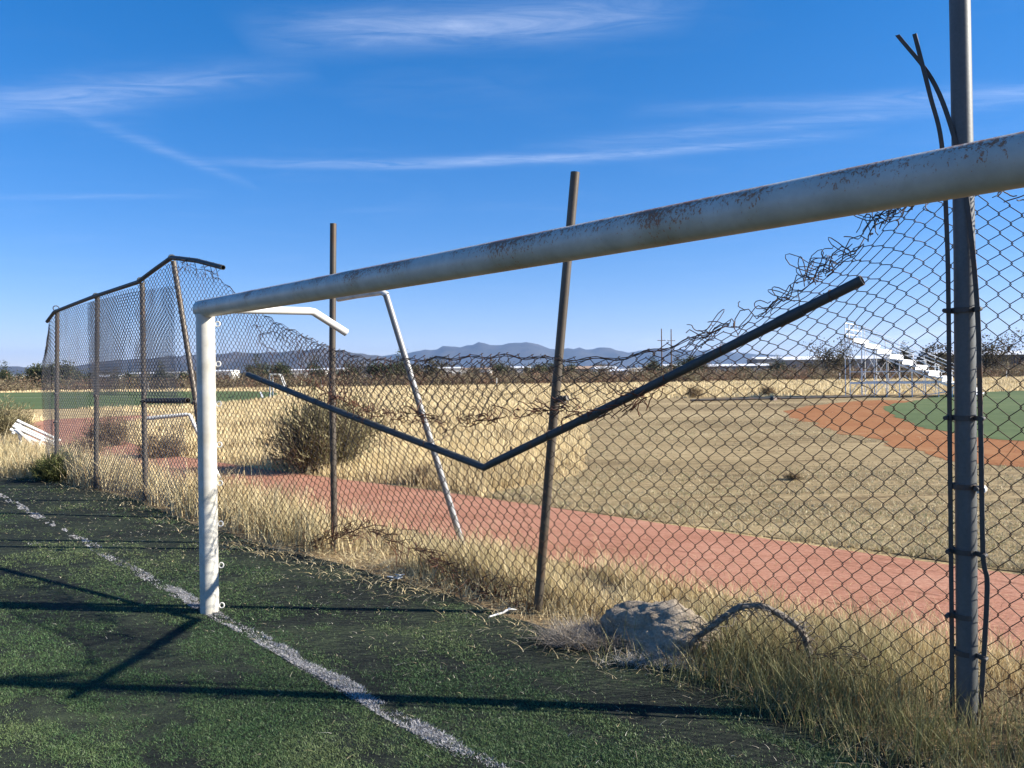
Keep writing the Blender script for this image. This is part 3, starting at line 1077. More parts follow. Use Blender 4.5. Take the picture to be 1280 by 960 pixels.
def hairpins(path, count, seed):
    """unravelled ends of the weave: narrow loops standing off the torn edge"""
    rr = np.random.default_rng(seed)
    m_ = MB()
    for c in range(count):
        k = rr.random() * (len(path) - 1)
        i = int(k)
        p = path[i].lerp(path[i + 1], k - i) + Vector(rr.normal(size=3)) * .02
        d = (path[i + 1] - path[i]).normalized()
        out = (Vector((0, 0, 1)) * rr.uniform(.2, 1) + d * rr.uniform(-.3, 1.3) + Vector((*FM, 0)) * rr.normal() * .3).normalized()
        sd = out.cross(Vector((*FM, 0))).normalized()
        L, w = rr.uniform(.06, .17), rr.uniform(.012, .03)
        bend = sd * rr.normal() * .05
        prof = [(-.15, -1), (.15, -.8), (.45, -1), (.75, -1.1), (.95, -.5), (1, .1), (.9, .7), (.6, 1.1), (.3, .9), (0, .6), (-.2, 1.2)]
        m_.tube([lf(p + out * (L * a_) + sd * (w * b_) + bend * a_ * a_) for a_, b_ in prof], 0.0026, 4, cap=False)
    return tag(m_.build('torn_wire', MT['wire'], fence), kind='stuff')


hairpins(edge_r, 26, 61)
tangle('torn_wire', [mp(s, hmI(s)) for s in (-.6, -.45, -.3, -.15)], 0.035, 30, 0.13, 15, 0.003, curl=4.5)
tangle('torn_wire', [FP(6.3, .12, .02), FP(5.9, .12, .10), mp(5.6, 0), mp(5.25, 0), mp(5.0, 0.02), mp(4.6, 0), mp(4.3, 0.0), mp(4.0, 0), mp(3.7, 0), FP(3.4, .1, .03), FP(3.0, .1, .03)], 0.024, 190, 0.22, 7, 0.0034, MT['wire_rust'], curl=1.5)
tangle('torn_wire', [FP(1.0, .1, .12), FP(.7, .1, .22), FP(.5, .1, .2)], 0.03, 22, 0.15, 8, 0.0026)
tangle('torn_wire', [mp(6.9, hmI(6.9) - .25), mp(6.6, hmI(6.6) - .4), mp(6.5, hmI(6.5) - .6)], 0.03, 16, 0.16, 18, 0.003)
tangle('torn_wire', [FP(9.3, .06, 3.36), FP(8.8, .06, 3.24), FP(8.2, .06, 3.10)], 0.03, 40, 0.16, 19, 0.003)
# ties hanging from the bent end of the rail
for s in (9.3, 9.0, 8.75, 8.5, 8.3, 8.15):
    zt = np.interp(s, [8.05, 8.8, 9.55], [3.17, 3.34, 3.465])
    MB().tube([lf(FP(s, .05, zt + .035)), lf(FP(s + .02, .09, zt)), lf(FP(s + .01, .07, zt - .10)), lf(FP(s + .03, .05, zt - .17))], 0.004, 5, cap=False).build('tie_wire', MT['wire'], fence)

# ------------------------------------------------------------------ fallen rail
rail = empty('fallen_rail', FP(2.88, 0.63, 1.15))
tag(rail, 'dark steel fence rail bent into a wide V, hanging in front of the mesh', 'rail')
RB = FP(2.88, 0.63, 1.15)
VR, VA, VL = Vector((1.735, 3.80, 2.245)), Vector((-0.207, 5.45, 1.151)), Vector((-2.639, 7.70, 1.845))
mid1 = VR.lerp(VA, .5) + Vector((0, 0, -0.010))
mid2 = VL.lerp(VA, .5) + Vector((0, 0, -0.012))
kink = [VR, VR.lerp(mid1, .5), mid1, VA.lerp(mid1, 0.06), VA + Vector((0, 0, -0.004)), VA.lerp(mid2, 0.05), mid2, VL.lerp(mid2, .5), VL]
MB().tube([p - RB for p in kink], [0.0265, .0265, .0265, .0265, .024, .0265, .0265, .0265, .0265], 20, hollow=True).build('pipe', MT['galv_dark'], rail)
for t, (a, b) in ((0.36, (VA, VR)), (0.86, (VA, VR))):
    c0, c1 = a.lerp(b, t - 0.025), a.lerp(b, t + 0.025)
    off = Vector((0, 0, -0.010 * math.sin(math.pi * t)))
    MB().tube([c0 + off - RB, c1 + off - RB], 0.0305, 18).build('coupling', MT['galv_dark'], rail)
for t, (a, b) in ((0.10, (VA, VR)), (0.78, (VA, VL)), (0.30, (VA, VL))):
    c = a.lerp(b, t)
    MB().tube([c - RB, c + Vector((0, 0, 0.05)) - RB], 0.007, 6).build('tie_stub', MT['wire'], rail)

for t_, (a, b) in ((0.22, (VA, VR)), (0.48, (VA, VR)), (0.70, (VA, VR)), (0.93, (VA, VR)), (0.18, (VA, VL)), (0.45, (VA, VL)), (0.62, (VA, VL)), (0.9, (VA, VL))):
    c = a.lerp(b, t_)
    ax = (b - a).normalized()
    e1 = Vector((0, 0, 1)) - ax * ax.z
    e1.normalize()
    e2 = ax.cross(e1)
    if e2.dot(Vector((*FM, 0))) > 0:
        e2 = -e2
    loop_ = [c + ax * (.004 * k) + (e1 * math.cos(k * .7) + e2 * math.sin(k * .7)) * .0295 for k in range(14)]
    loop_ += [c + e2 * .07 + e1 * .035, c + e2 * .16 + e1 * .03 + ax * .03, c + e2 * .26 + e1 * .06 + ax * .05]
    MB().tube([p - RB for p in loop_], 0.003, 5, cap=False).build('tie_wire', MT['wire'], rail)

# bent white pipe standing at the edge of the track
bp = empty('bent_pipe', (-4.90, 13.0, 0))
tag(bp, 'thin bent white pipe standing beside the track behind the near goalpost', 'pipe')
BPo = Vector((-4.90, 13.0, 0))
MB().tube([Vector(p) - BPo for p in [(-6.22, 13.1, 1.15), (-5.55, 13.1, 1.205), (-5.49, 13.1, 1.20), (-5.20, 13.05, .58), (-4.90, 13.0, -0.03)]], 0.034, 12, hollow=True).build('bent_tube', MT['white_dirty'], bp)

# ------------------------------------------------------------------ mud clod, roots
rr = np.random.default_rng(4)
import bmesh
bm = bmesh.new()
bmesh.ops.create_icosphere(bm, subdivisions=5, radius=1.0)
planes = [Vector(v_).normalized() for v_ in [(0.1, -1, .35), (-.8, -.6, .5), (.8, -.5, .25), (.9, .1, .55), (-.1, -.3, 1), (.45, -.5, .9), (-.9, .4, .5), (0, 1, .3), (-.45, -.9, .1), (-.30, -.80, .52), (-.05, -.75, .66)]]
offs = [0.68, 0.72, 0.70, 0.74, 0.70, 0.78, 0.74, 0.7, 0.72, 0.56, 0.60]
pr = np.random.default_rng(12)
for _ in range(34):
    q = pr.normal(size=3)
    q[1] -= .5
    planes.append(Vector(q).normalized())
    offs.append(pr.uniform(.62, .80))
for v_ in bm.verts:
    d = v_.co.normalized()
    k = 1.0
    for pl, of in zip(planes, offs):
        c = d.dot(pl)
        if c > 0.05:
            k = min(k, of / c)
    q = np.array([d.x, d.y, d.z])
    f3d = lambda s, sd, oc=4: float(fbm(d.x * s + 11, d.y * s, sd, oc) + fbm(d.y * s, d.z * s + 5, sd + 1, oc) + fbm(d.z * s, d.x * s + 8, sd + 2, oc)) / 3
    f1, f2, f3 = f3d(1.6, 91), f3d(5, 94), f3d(16, 97, 3)
    k *= 1 + 0.34 * (f1 - .5) + 0.34 * (f2 - .5) + 0.34 * (f3 - .5)
    # long crack across the face
    cr = abs(d.z - (0.55 - 0.55 * (d.x + .35)) + 0.16 * math.sin(d.x * 7))
    if d.y < 0.2 and -0.75 < d.x < 0.6:
        k *= 1 - 0.11 * max(0, 1 - cr / 0.055)
    cr2 = abs(d.x - 0.15 - 0.35 * d.z + 0.07 * math.sin(d.z * 13))
    if d.y < 0 and d.z < 0.25:
        k *= 1 - 0.08 * max(0, 1 - cr2 / 0.05)
    v_.co = Vector((d.x * k * 0.52, d.y * k * 0.36, max(d.z * k * 0.33, -0.06)))
me = bpy.data.meshes.new('mud_clod')
bm.to_mesh(me)
bm.free()
me.polygons.foreach_set('use_smooth', [True] * len(me.polygons))
me.materials.append(MT['stone'])
clod = link('mud_clod', me)
clod.location = (0.965, 5.06, 0.04)
clod.rotation_euler = (0, 0, R(-20))
tag(clod, 'large cracked grey-brown lump of dried mud at the foot of the fence', 'boulder')

root_c = [(1.07, 4.85, -0.02), (1.10, 4.76, .13), (1.18, 4.66, .245), (1.315, 4.60, .375), (1.40, 4.58, .405), (1.50, 4.56, .395), (1.64, 4.52, .315), (1.69, 4.50, .25), (1.72, 4.48, .13), (1.73, 4.47, -.02)]
rpts = bezier_pts(root_c, 60)
rt = empty('dead_root', (1.00, 4.92, 0))
tag(rt, 'grey dead root arching out of the grass to the right of the mud lump', 'root')
m_ = MB()
rads = [0.018 * (0.75 + 0.6 * float(fbm(i * .4, 0, 3))) for i in range(len(rpts))]
m_.tube([p - Vector((1.00, 4.92, 0)) for p in rpts], rads, 9)
m_.build('main_root', MT['root'], rt)
m_ = MB()
for k in range(170):
    i = rr.integers(6, len(rpts) - 3)
    p = rpts[i].copy()
    d = (rpts[i + 1] - rpts[i - 1]).normalized() * (1 if rr.random() < .5 else -1)
    pts = [p - Vector((1, 4.92, 0))]
    v_ = (d + Vector(rr.normal(size=3)) * .55 + Vector((0, 0, -.1))).normalized()
    for q in range(5):
        p = p + v_ * 0.025
        v_ = (v_ + Vector(rr.normal(size=3)) * .4 + Vector((0, 0, -.15))).normalized()
        pts.append(p - Vector((1, 4.92, 0)))
    m_.tube(pts, [.004, .0035, .003, .0025, .002, .0012], 4, cap=False)
tag(m_.build('rootlets', MT['root'], rt), kind='stuff')

# white stick by the leaning post
stick = MB().tube([(-.10, -.05, .018), (-.045, -.012, .022), (0, 0, .03), (.045, .028, .05), (.10, .035, .04)], [.006, .009, .008, .009, .004], 7)
stick.tube([(0, 0, .03), (.02, .05, .035), (.05, .075, .03)], [.007, .005, .003], 6)
so = stick.build('bleached_stick', MT['white_dirty'])
so.location = (-0.09, 5.72, 0.0)
tag(so, 'small bleached white stick lying on the turf left of the leaning post', 'stick')
m_ = MB()
for k in range(5):
    a = rr.random() * 6.28
    m_.box((0.05 * math.cos(a), 0.05 * math.sin(a), 0.015 + 0.01 * k), (.06, .045, .005), Matrix.Rotation(a, 3, 'Z') @ Matrix.Rotation(rr.normal() * .5, 3, 'X'))
so = m_.build('paper_scrap', MT['white_dirty'])
so.location = (-1.05, 6.75, 0.01)
tag(so, 'crumpled white paper scrap in the straw under the lifted mesh', 'litter')

# ------------------------------------------------------------------ grass
def blades(name, X, Y, H, W, lean_mag, colr, mat, segs=3, z0=0.0, lean_dir=None, parent=None, kind='stuff', droop=0.5):
    n = len(X)
    r = np.random.default_rng(n)
    face = r.random(n) * 2 * math.pi
    ld = r.random(n) * 2 * math.pi if lean_dir is None else lean_dir
    wx, wy = np.cos(face), np.sin(face)
    lx, ly = np.cos(ld) * lean_mag * H, np.sin(ld) * lean_mag * H
    rows = []
    for k in range(segs + 1):
        t = k / segs
        cx = X + lx * t ** (1.6)
        cy = Y + ly * t ** (1.6)
        cz = z0 + H * t * (1 - droop * 0.35 * lean_mag * t)
        if k < segs:
            ww = W * (1 - 0.75 * t) * 0.5
            rows.append(np.stack([cx - wx * ww, cy - wy * ww, cz], -1))
            rows.append(np.stack([cx + wx * ww, cy + wy * ww, cz], -1))
        else:
            rows.append(np.stack([cx, cy, cz], -1))
    V = np.stack(rows, 1)
    nv = V.shape[1]
    tri = []
    for k in range(segs):
        a = 2 * k
        if k < segs - 1:
            tri += [(a, a + 1, a + 3), (a, a + 3, a + 2)]
        else:
            tri += [(a, a + 1, a + 2)]
    T = (np.array(tri)[None] + (np.arange(n) * nv)[:, None, None]).reshape(-1, 3)
    C = np.repeat(colr, nv, axis=0)
    o = np_mesh(name, V.reshape(-1, 3), T, mat, parent, col=C)
    if kind:
        tag(o, kind=kind)
    return o


def mixcol(t, a, b):
    t = np.clip(t, 0, 1)[:, None]
    return np.array(a)[None] * (1 - t) + np.array(b)[None] * t


STRAW = (0.66, 0.51, 0.26)
STRAW2 = (0.78, 0.67, 0.42)
BROWN = (0.20, 0.13, 0.06)
OLIVE = (0.15, 0.17, 0.055)

# turf fibres: sparser with distance, thin where the black infill lies bare
N = 900000
ang = rng.uniform(-0.78, 0.72, N)
inv = rng.uniform(1 / 22.0, 1 / 3.3, N)
a2, i2 = rng.uniform(-2.2, 1.5, 700000), rng.uniform(1 / 26.0, 1 / 1.4, 700000)
out_ = ~((a2 > -0.78) & (a2 < 0.72) & (i2 > 1 / 22.0) & (i2 < 1 / 3.3))
ang, inv = np.concatenate([ang, a2[out_]]), np.concatenate([inv, i2[out_]])
wide = np.concatenate([np.ones(N), np.full(out_.sum(), 1.5)])
N = len(ang)
TY = 1 / inv
TX = ang * TY
s_, n_ = to_sn(TX, TY)
keep = n_ > (turf_edge(s_) + 0.06 * (fbm(s_ * 5, s_ * 0, 44) - .5))
along, acrs = s_ * 1.0, n_ * 1.0
patch = 0.55 * fbm(along * 0.9, acrs * 2.0, 101) + 0.45 * fbm(along * 3.2, acrs * 7.0, 103)
# bare infill gathers towards the fence and the goal mouth
near_f = np.clip(1.4 - n_ / 2.2, 0, 1)
far_l = np.clip((TY - 6.0) / 6.0, 0, 1)
prob = np.clip((patch - (0.465 + 0.06 * near_f + 0.04 * far_l)) * 7.0 + 0.5, 0.06, 1)
keep &= rng.random(N) < prob
TX, TY, patch, wide = TX[keep], TY[keep], patch[keep], wide[keep]
N = len(TX)
g0 = fbm(TX * 1.1, TY * 1.1, 111)
colr = mixcol((g0 - .3) * 2.2 + rng.normal(size=N) * .2, (0.056, 0.112, 0.041), (0.172, 0.216, 0.088))
colr *= rng.uniform(0.6, 1.35, N)[:, None]
# goal line and the goal-area line are woven in white fibres, worn in places
dl = (TX - GP.x) * GB.x + (TY - GP.y) * GB.y
tl = (TX - GP.x) * GD.x + (TY - GP.y) * GD.y
worn = fbm(tl * 5, dl * 20, 131)
onl = (np.abs(dl + 0.01 + 0.02 * (fbm(tl * 2, tl * 0, 133) - .5)) < 0.050 + 0.03 * (worn - .5))
el = (np.abs(tl + 3.93) < 0.05) & (dl < 0.05) & (dl > -2.4)
white = (onl & (rng.random(N) < np.clip((worn - .36) * 4.0, .10, .9) * np.clip(1.0 + tl / 11, .35, 1))) | (el & (rng.random(N) < 0.40))
colr[white] = np.array([0.52, 0.51, 0.51])[None] * rng.uniform(0.5, 1.1, white.sum())[:, None]
sc = np.clip(TY / 4.5, 1.0, 3.2)
H = rng.uniform(0.007, 0.018, N) * np.where(white, 0.8, 1) * sc ** 0.25
blades('turf_fibres', TX, TY, H, 0.0036 * sc * wide * rng.uniform(.8, 1.5, N), rng.uniform(0.4, 1.8, N), colr, MT['fibre'], 1, 0.006)
# extra white fibres packed into the goal line
N = 42000
tl = -rng.uniform(-3.6, 9.0, N)
tl = np.where(rng.random(N) < .65, rng.uniform(-1.0, 3.9, N), tl)
dl = rng.uniform(-0.054, 0.054, N)
wv = fbm(tl * 4.0, dl * 16, 141)
wfar = np.clip((-tl) / 8, 0, 1)
keep = rng.random(N) < np.clip((wv - 0.45 - 0.12 * wfar) * 5, 0, .8)
tl, dl = tl[keep], dl[keep] + 0.05 * (fbm(tl[keep] * 1.5, tl[keep] * 0, 143) - .5)
LX, LY = GP.x + GD.x * tl + GB.x * dl, GP.y + GD.y * tl + GB.y * dl
N = len(LX)
sc = np.clip(LY / 4.5, 1.0, 3.0)
c = np.array([0.50, 0.49, 0.49])[None] * rng.uniform(0.2, 1.2, N)[:, None]
tag(blades('goal_line', LX, LY, rng.uniform(.010, .022, N), 0.006 * sc, rng.uniform(.5, 1.8, N), c, MT['fibre'], 2, 0.006), kind='structure')

# tall grass along the fence, both sides
N = 120000
s_ = np.where(rng.random(N) < .62, rng.uniform(-2.6, 4.5, N), rng.uniform(4.0, 22, N))
n_ = rng.uniform(-1.75, 0.95, N)
clump = 0.6 * fbm(s_ * 1.5, n_ * 1.5, 201) + 0.4 * fbm(s_ * 6, n_ * 6, 203)
edge = turf_edge(s_)
# the strip on the pitch side thins out towards the turf; a low matted patch lies under the lifted mesh
front = np.clip((edge + 0.02 - n_) / 0.28, 0, 1)
right = np.interp(s_, [-2.6, 1.3, 1.8, 2.2], [1, 1, .3, 0])
front = np.maximum(front, right * np.clip((edge + .30 - n_) / .35, 0, 1))
back = np.clip((n_ + 1.12 + 0.40 * (fbm(s_ * 1.2, s_ * 0, 207) - .5)) / 0.30, 0, 1)
bare = np.interp(s_, [1.2, 2.0, 2.6, 5.4, 6.0], [0, .3, 1, 1, 0]) * np.clip((n_ + 0.15) / 0.3, 0, 1)
rockgap = np.exp(-(((s_ - 1.75) / .42) ** 2 + ((n_ - .25) / .35) ** 2))
keep = rng.random(N) < np.clip((clump - .34) * 5, 0.05, 1) * front * back * (1 - .75 * bare) * (1 - .95 * rockgap)
s_, n_, clump, bare = s_[keep], n_[keep], clump[keep], bare[keep]
N = len(s_)
P = FPa(s_, n_, np.zeros(N))
hgt = (0.16 + 0.55 * np.clip(clump - .25, 0, .6)) * rng.uniform(.55, 1.25, N)
hgt *= np.interp(s_, [-2.6, 0, 1.5, 2.5, 4, 8, 14, 22], [1.15, 1.1, 1.0, .95, 1.0, 1.2, 1.35, 1.4])
hgt *= np.where(bare > .3, .45, 1)
hgt *= np.where((n_ < -.25) & (s_ < 9), np.interp(s_, [5, 9], [.66, 1]), 1)
hgt *= np.where((n_ >= -.25) & (s_ < 2.2), .80, 1)
hgt *= np.where(n_ > .15, np.interp(n_, [.15, .9], [1, .45]), 1)
tall = rng.random(N) < .04
hgt = np.where(tall, hgt * 1.5, hgt)
green = np.interp(s_, [-2.6, 1.6, 2.4, 22], [1.0, .85, .15, .12]) * np.clip(0.72 + n_ * 1.0, 0.05, 1.3) + .7 * (fbm(s_ * 1.3, n_ * 1.3, 211) - .5)
colr = mixcol(rng.random(N), STRAW, STRAW2)
gm = np.clip(green + rng.normal(size=N) * .22, 0, 1)
colr = colr * (1 - gm[:, None] * .85) + np.array([0.115, 0.138, 0.045])[None] * gm[:, None] * .85
bm_ = rng.random(N) < .14
colr[bm_] = np.array(BROWN)[None] * rng.uniform(.7, 1.6, bm_.sum())[:, None]
colr *= rng.uniform(.7, 1.15, N)[:, None]
dist = np.clip(P[:, 1] / 5, .8, 2.6)
blades('tall_grass', P[:, 0], P[:, 1], hgt, 0.0050 * dist * rng.uniform(.7, 1.4, N), rng.uniform(.1, .75, N), colr, MT['blade'], 4)
# flattened straw on the verge
N = 26000
s_ = np.where(rng.random(N) < .7, rng.uniform(-2, 7, N), rng.uniform(6, 18, N))
n_ = rng.uniform(-.5, 1.0, N)
keep = rng.random(N) < np.clip((turf_edge(s_) + .45 - n_) / .6, 0, 1) * np.clip(fbm(s_ * 2, n_ * 2, 231) * 2 - .4, 0.05, 1)
s_, n_ = s_[keep], n_[keep]
P = FPa(s_, n_, np.zeros(len(s_)))
N = len(s_)
colr = mixcol(rng.random(N), STRAW, STRAW2) * rng.uniform(.5, 1.1, N)[:, None]
blades('matted_straw', P[:, 0], P[:, 1], rng.uniform(.03, .08, N), 0.005 * np.clip(P[:, 1] / 5, .8, 2.2), rng.uniform(1.2, 3.2, N), colr, MT['blade'], 3, 0.012)
# stray straws on the turf itself
N = 2600
s_ = rng.uniform(-2, 14, N)
n_ = turf_edge(s_) + np.abs(rng.normal(size=N)) * 1.1
P = FPa(s_, n_, np.zeros(N))
colr = mixcol(rng.random(N), STRAW, (.7, .66, .55)) * rng.uniform(.5, 1.1, N)[:, None]
blades('stray_straw', P[:, 0], P[:, 1], rng.uniform(.008, .02, N), 0.0045 * np.clip(P[:, 1] / 5, .8, 2), rng.uniform(1.5, 5.0, N), colr, MT['blade'], 3, 0.02)

N = 5200
s_ = rng.uniform(-3, 16, N)
n_ = -1.1 - np.abs(rng.normal(size=N)) * .8
kk = n_ > -3.35
s_, n_ = s_[kk], n_[kk]
N = len(s_)
P = FPa(s_, n_, np.zeros(N))
colr = mixcol(rng.random(N), STRAW, BROWN) * rng.uniform(.6, 1.1, N)[:, None]
blades('track_straw', P[:, 0], P[:, 1], rng.uniform(.008, .05, N), 0.005 * np.clip(P[:, 1] / 6, .8, 2.2), rng.uniform(.6, 4.0, N), colr, MT['blade'], 3, 0.016)

# greyish dry tussock left of the mud lump
N = 2600
a = rng.random(N) * 6.28
rad = np.sqrt(rng.random(N)) * .26
X, Y = 0.53 + rad * np.cos(a) * 1.25, 5.12 + rad * np.sin(a) * .6
colr = mixcol(rng.random(N), (.24, .20, .16), (.46, .41, .34)) * rng.uniform(.6, 1.1, N)[:, None]
tz = blades('grass_tussock', X, Y, rng.uniform(.07, .20, N), 0.0048 * np.ones(N), rng.uniform(.4, 2.0, N), colr, MT['blade'], 4, 0.0, kind=None, droop=.9)
tag(tz, 'matted grey dry grass tussock against the left of the mud lump', 'grass')
N = 500
X, Y = 0.86 + rng.normal(size=N) * .14, 4.74 + rng.normal(size=N) * .04
colr = mixcol(rng.random(N), (.35, .31, .26), (.60, .56, .48))
tz = blades('grass_tussock', X, Y, rng.uniform(.04, .11, N), 0.0045 * np.ones(N), rng.uniform(.6, 2.2, N), colr, MT['blade'], 4, 0.0, kind=None, droop=.9)
tag(tz, 'short pale dry tuft in front of the mud lump', 'grass')


# dry grass beyond the track
def in_poly(x, y, poly):
    c = np.zeros(len(x), bool)
    m = len(poly)
    for i in range(m):
        x1, y1 = poly[i]
        x2, y2 = poly[(i + 1) % m]
        cr = ((y1 > y) != (y2 > y)) & (x < (x2 - x1) * (y - y1) / (y2 - y1 + 1e-12) + x1)
        c ^= cr
    return c


N = 400000
ang = rng.uniform(-1.05, 0.95, N)
inv = rng.uniform(1 / 170.0, 1 / 7.5, N)
inv = np.where(rng.random(N) < .35, rng.uniform(1 / 170., 1 / 28., N), inv)
X, Y = ang / inv, 1 / inv
s_, n_ = to_sn(X, Y)
far_edge = np.interp(s_, trk_s, trk_far)
tallz = (n_ < far_edge - 0.02 - .12 * rng.random(N)) & ~in_poly(X, Y, smooth_loop(mown, 4)) & ~in_poly(X, Y, smooth_loop(lft, 4)) & ~in_poly(X, Y, smooth_loop(grn, 4))
left_in = (n_ > np.interp(s_, trk_s, trk_near)) & (n_ < 1.0) & (s_ > 16)
left_in |= (s_ > 17) & (n_ > np.interp(s_, trk_s, trk_near)) & (n_ < 2.5) & (X < -9.6)
keep = (tallz | left_in)
X, Y = X[keep], Y[keep]
N = len(X)
cl = fbm(X * .35, Y * .35, 301)
cl2 = fbm(X * 1.8, Y * 1.8, 303)
hgt = (0.16 + .34 * np.clip(cl - .25, 0, 1) + .22 * (cl2 - .4)) * rng.uniform(.6, 1.2, N)
hgt = np.clip(hgt, .08, 1.0) * np.interp(Y, [8, 14, 40, 170], [.85, .95, 1.0, 1.1])
colr = mixcol(rng.random(N), STRAW, STRAW2) * rng.uniform(.88, 1.06, N)[:, None]
br = np.clip((fbm(X * .22, Y * .5, 305) - .52) * 5, 0, .55)
low = rng.random(N) < br * .8 + .05
colr[low] = np.array((.26, .19, .10))[None] * rng.uniform(.6, 1.4, low.sum())[:, None]
bx = X - np.interp(Y, [12, 14, 20, 36, 53], [1.0, 1.2, 2.0, 4.0, 9.5])
hgt *= np.where((Y < 54) & (bx > -1.6), np.clip(.25 - bx * .55 + .5 * (fbm(X * 2, Y * .7, 341) - .5), .12, 1), 1)
lod = Y / 962 * .75
blades('dry_grass_field', X, Y, hgt, np.maximum(.006, lod) * rng.uniform(.8, 1.6, N), rng.uniform(.1, .6, N), colr, MT['blade'], 2)
# low stubble on the mown field
N = 180000
ang = rng.uniform(-0.1, 0.95, N)
inv = rng.uniform(1 / 48.0, 1 / 5.5, N)
X, Y = ang / inv, 1 / inv
s_, n_ = to_sn(X, Y)
keep = (n_ < -3.42) & in_poly(X, Y, smooth_loop(mown, 4)) & (~in_poly(X, Y, smooth_loop(red, 4)) | (rng.random(N) < .10)) & ~in_poly(X, Y, smooth_loop(grn, 4))
st_ = fbm(X * .5, Y * 1.3, 331) * .6 + fbm(X * 3, Y * 6, 333) * .4
keep &= rng.random(N) < np.clip((st_ - .38) * 5, .08, 1)
worn_b = fbm(X * .12, Y * .45, 335)
keep &= rng.random(N) < np.clip((worn_b - .40) * 6 + .5, .12, 1)
edge_b = np.clip(1 - (-3.42 - n_) / .5, 0, 1)
X, Y, edge_b, worn_b = X[keep], Y[keep], edge_b[keep], worn_b[keep]
N = len(X)
colr = mixcol(rng.random(N), (.46, .37, .21), (.62, .53, .34)) * rng.uniform(.55, 1.1, N)[:, None]
gr_ = rng.random(N) < .18
colr[gr_] = np.array((.25, .25, .12))
colr *= np.clip(.55 + (worn_b - .35) * 2.0, .5, 1.1)[:, None]
blades('field_stubble', X, Y, rng.uniform(.015, .05, N) * (1 + 2.0 * edge_b), np.maximum(.006, Y / 962) * rng.uniform(.8, 1.5, N), rng.uniform(.4, 1.8, N), colr, MT['blade'], 2, .006)


# ------------------------------------------------------------------ shrubs
def shrub(name, loc, height, width, n_stem, n_leaf, stem_c, leaf_c, label, group=None, seed=0, leaf=0.03, upright=.72):
    r = np.random.default_rng(seed)
    root = empty(name, loc)
    tag(root, label, 'shrub', group)
    # wiry branching stems
    V, T, C, off = [], [], [], 0
    tips = []
    for k in range(n_stem):
        az = r.random() * 6.283
        out = r.random() ** .6
        L = height * (1.05 - .35 * out) * r.uniform(.6, 1.08) * (.62 + .75 * float(fbm(az * 1.3, seed, 71 + seed, 3)))
        p = np.array([r.normal() * width * .07, r.normal() * width * .07, 0.0])
        d = np.array([math.cos(az) * out * (1.15 - upright), math.sin(az) * out * (1.15 - upright), 1.0])
        d[:2] *= width / height * 1.5
        d /= np.linalg.norm(d)
        q = [p.copy()]
        for j in range(5):
            d = d + r.normal(size=3) * .16 + np.array([0, 0, .06])
            d /= np.linalg.norm(d)
            p = p + d * L / 5
            p[2] = max(p[2], .02)
            q.append(p.copy())
            if j >= 1:
                tips.append((p.copy(), d.copy()))
        q = np.array(q)
        v_, t_ = tube_batch(q[None], max(.004, height * .0032), np.array([.7, .3, .2]))
        V.append(v_)
        T.append(t_ + off)
        off += len(v_)
        C.append(np.repeat((np.array(stem_c) * r.uniform(.6, 1.4))[None], len(v_), 0))
    st_o = np_mesh('stems', np.concatenate(V), np.concatenate(T), MT['leaf'], root, col=np.concatenate(C))
    idx = r.integers(0, len(tips), n_leaf)
    base = np.array([tips[i][0] for i in idx]) + r.normal(size=(n_leaf, 3)) * height * .05
    dr = np.array([tips[i][1] for i in idx]) + r.normal(size=(n_leaf, 3)) * .38
    dr /= np.linalg.norm(dr, axis=1, keepdims=True)
    sd = np.cross(dr, r.normal(size=(n_leaf, 3)))
    sd /= np.linalg.norm(sd, axis=1, keepdims=True) + 1e-6
    Ls = leaf * r.uniform(.7, 2.4, n_leaf)[:, None]
    base[:, 2] = np.maximum(base[:, 2], .03)
    V = np.stack([base - sd * Ls * .09, base + sd * Ls * .09, base + dr * Ls], 1)
    T = np.arange(n_leaf * 3).reshape(-1, 3)
    cc = np.repeat(mixcol(r.random(n_leaf), leaf_c[0], leaf_c[1]) * r.uniform(.6, 1.25, n_leaf)[:, None], 3, 0)
    lo = np_mesh('leaves', V.reshape(-1, 3), T, MT['leaf'], root, col=cc)
    tag(lo, kind='stuff')
    return root


OL = ((.15, .135, .065), (.33, .29, .16))
BR = ((.22, .155, .085), (.42, .32, .18))
shrub('broom_shrub', (-3.75, 15.0, 0), 1.50, 2.7, 800, 14000, (.19, .155, .10), OL, 'big twiggy olive shrub on the far edge of the track', None, 1, .085)
shrub('broom_shrub', (-1.55, 12.9, 0), .30, .9, 120, 2600, (.14, .10, .06), BR, 'low brown shrub beside the track left of the leaning goal stay', None, 3, .04)
shrub('broom_shrub', (-14.6, 22.0, 0), 1.25, 2.2, 420, 11000, (.14, .11, .07), OL, 'olive shrub at the left edge behind the broken white bench', None, 4, .06)
shrub('broom_shrub', (-11.2, 21.3, 0), .95, 2.3, 420, 4200, (.16, .11, .06), BR, 'brown shrub across the track behind the second fence post from the left', None, 5, .055)
shrub('broom_shrub', (-10.7, 19.2, 0), .50, 2.2, 260, 2400, (.15, .10, .06), BR, 'low brown brush at the track edge between the leftmost posts', None, 6, .05)
shrub('broom_shrub', (-8.2, 18.0, 0), .70, 2.8, 380, 3600, (.16, .11, .06), BR, 'brown shrub across the track behind the bent white pipe', None, 7, .055)
shrub('broom_shrub', (-8.25, 14.05, 0), .50, 1.7, 420, 11000, (.10, .10, .05), ((.07, .085, .03), (.16, .17, .06)), 'dark green bushy clump at the foot of the leftmost fence post', None, 8, .045)
shrub('broom_shrub', (13.2, 55.8, 0), .8, 2.0, 150, 1500, (.24, .19, .12), BR, 'low pale shrub in the tall grass beyond the ball field, left of the other one', None, 10, .12)
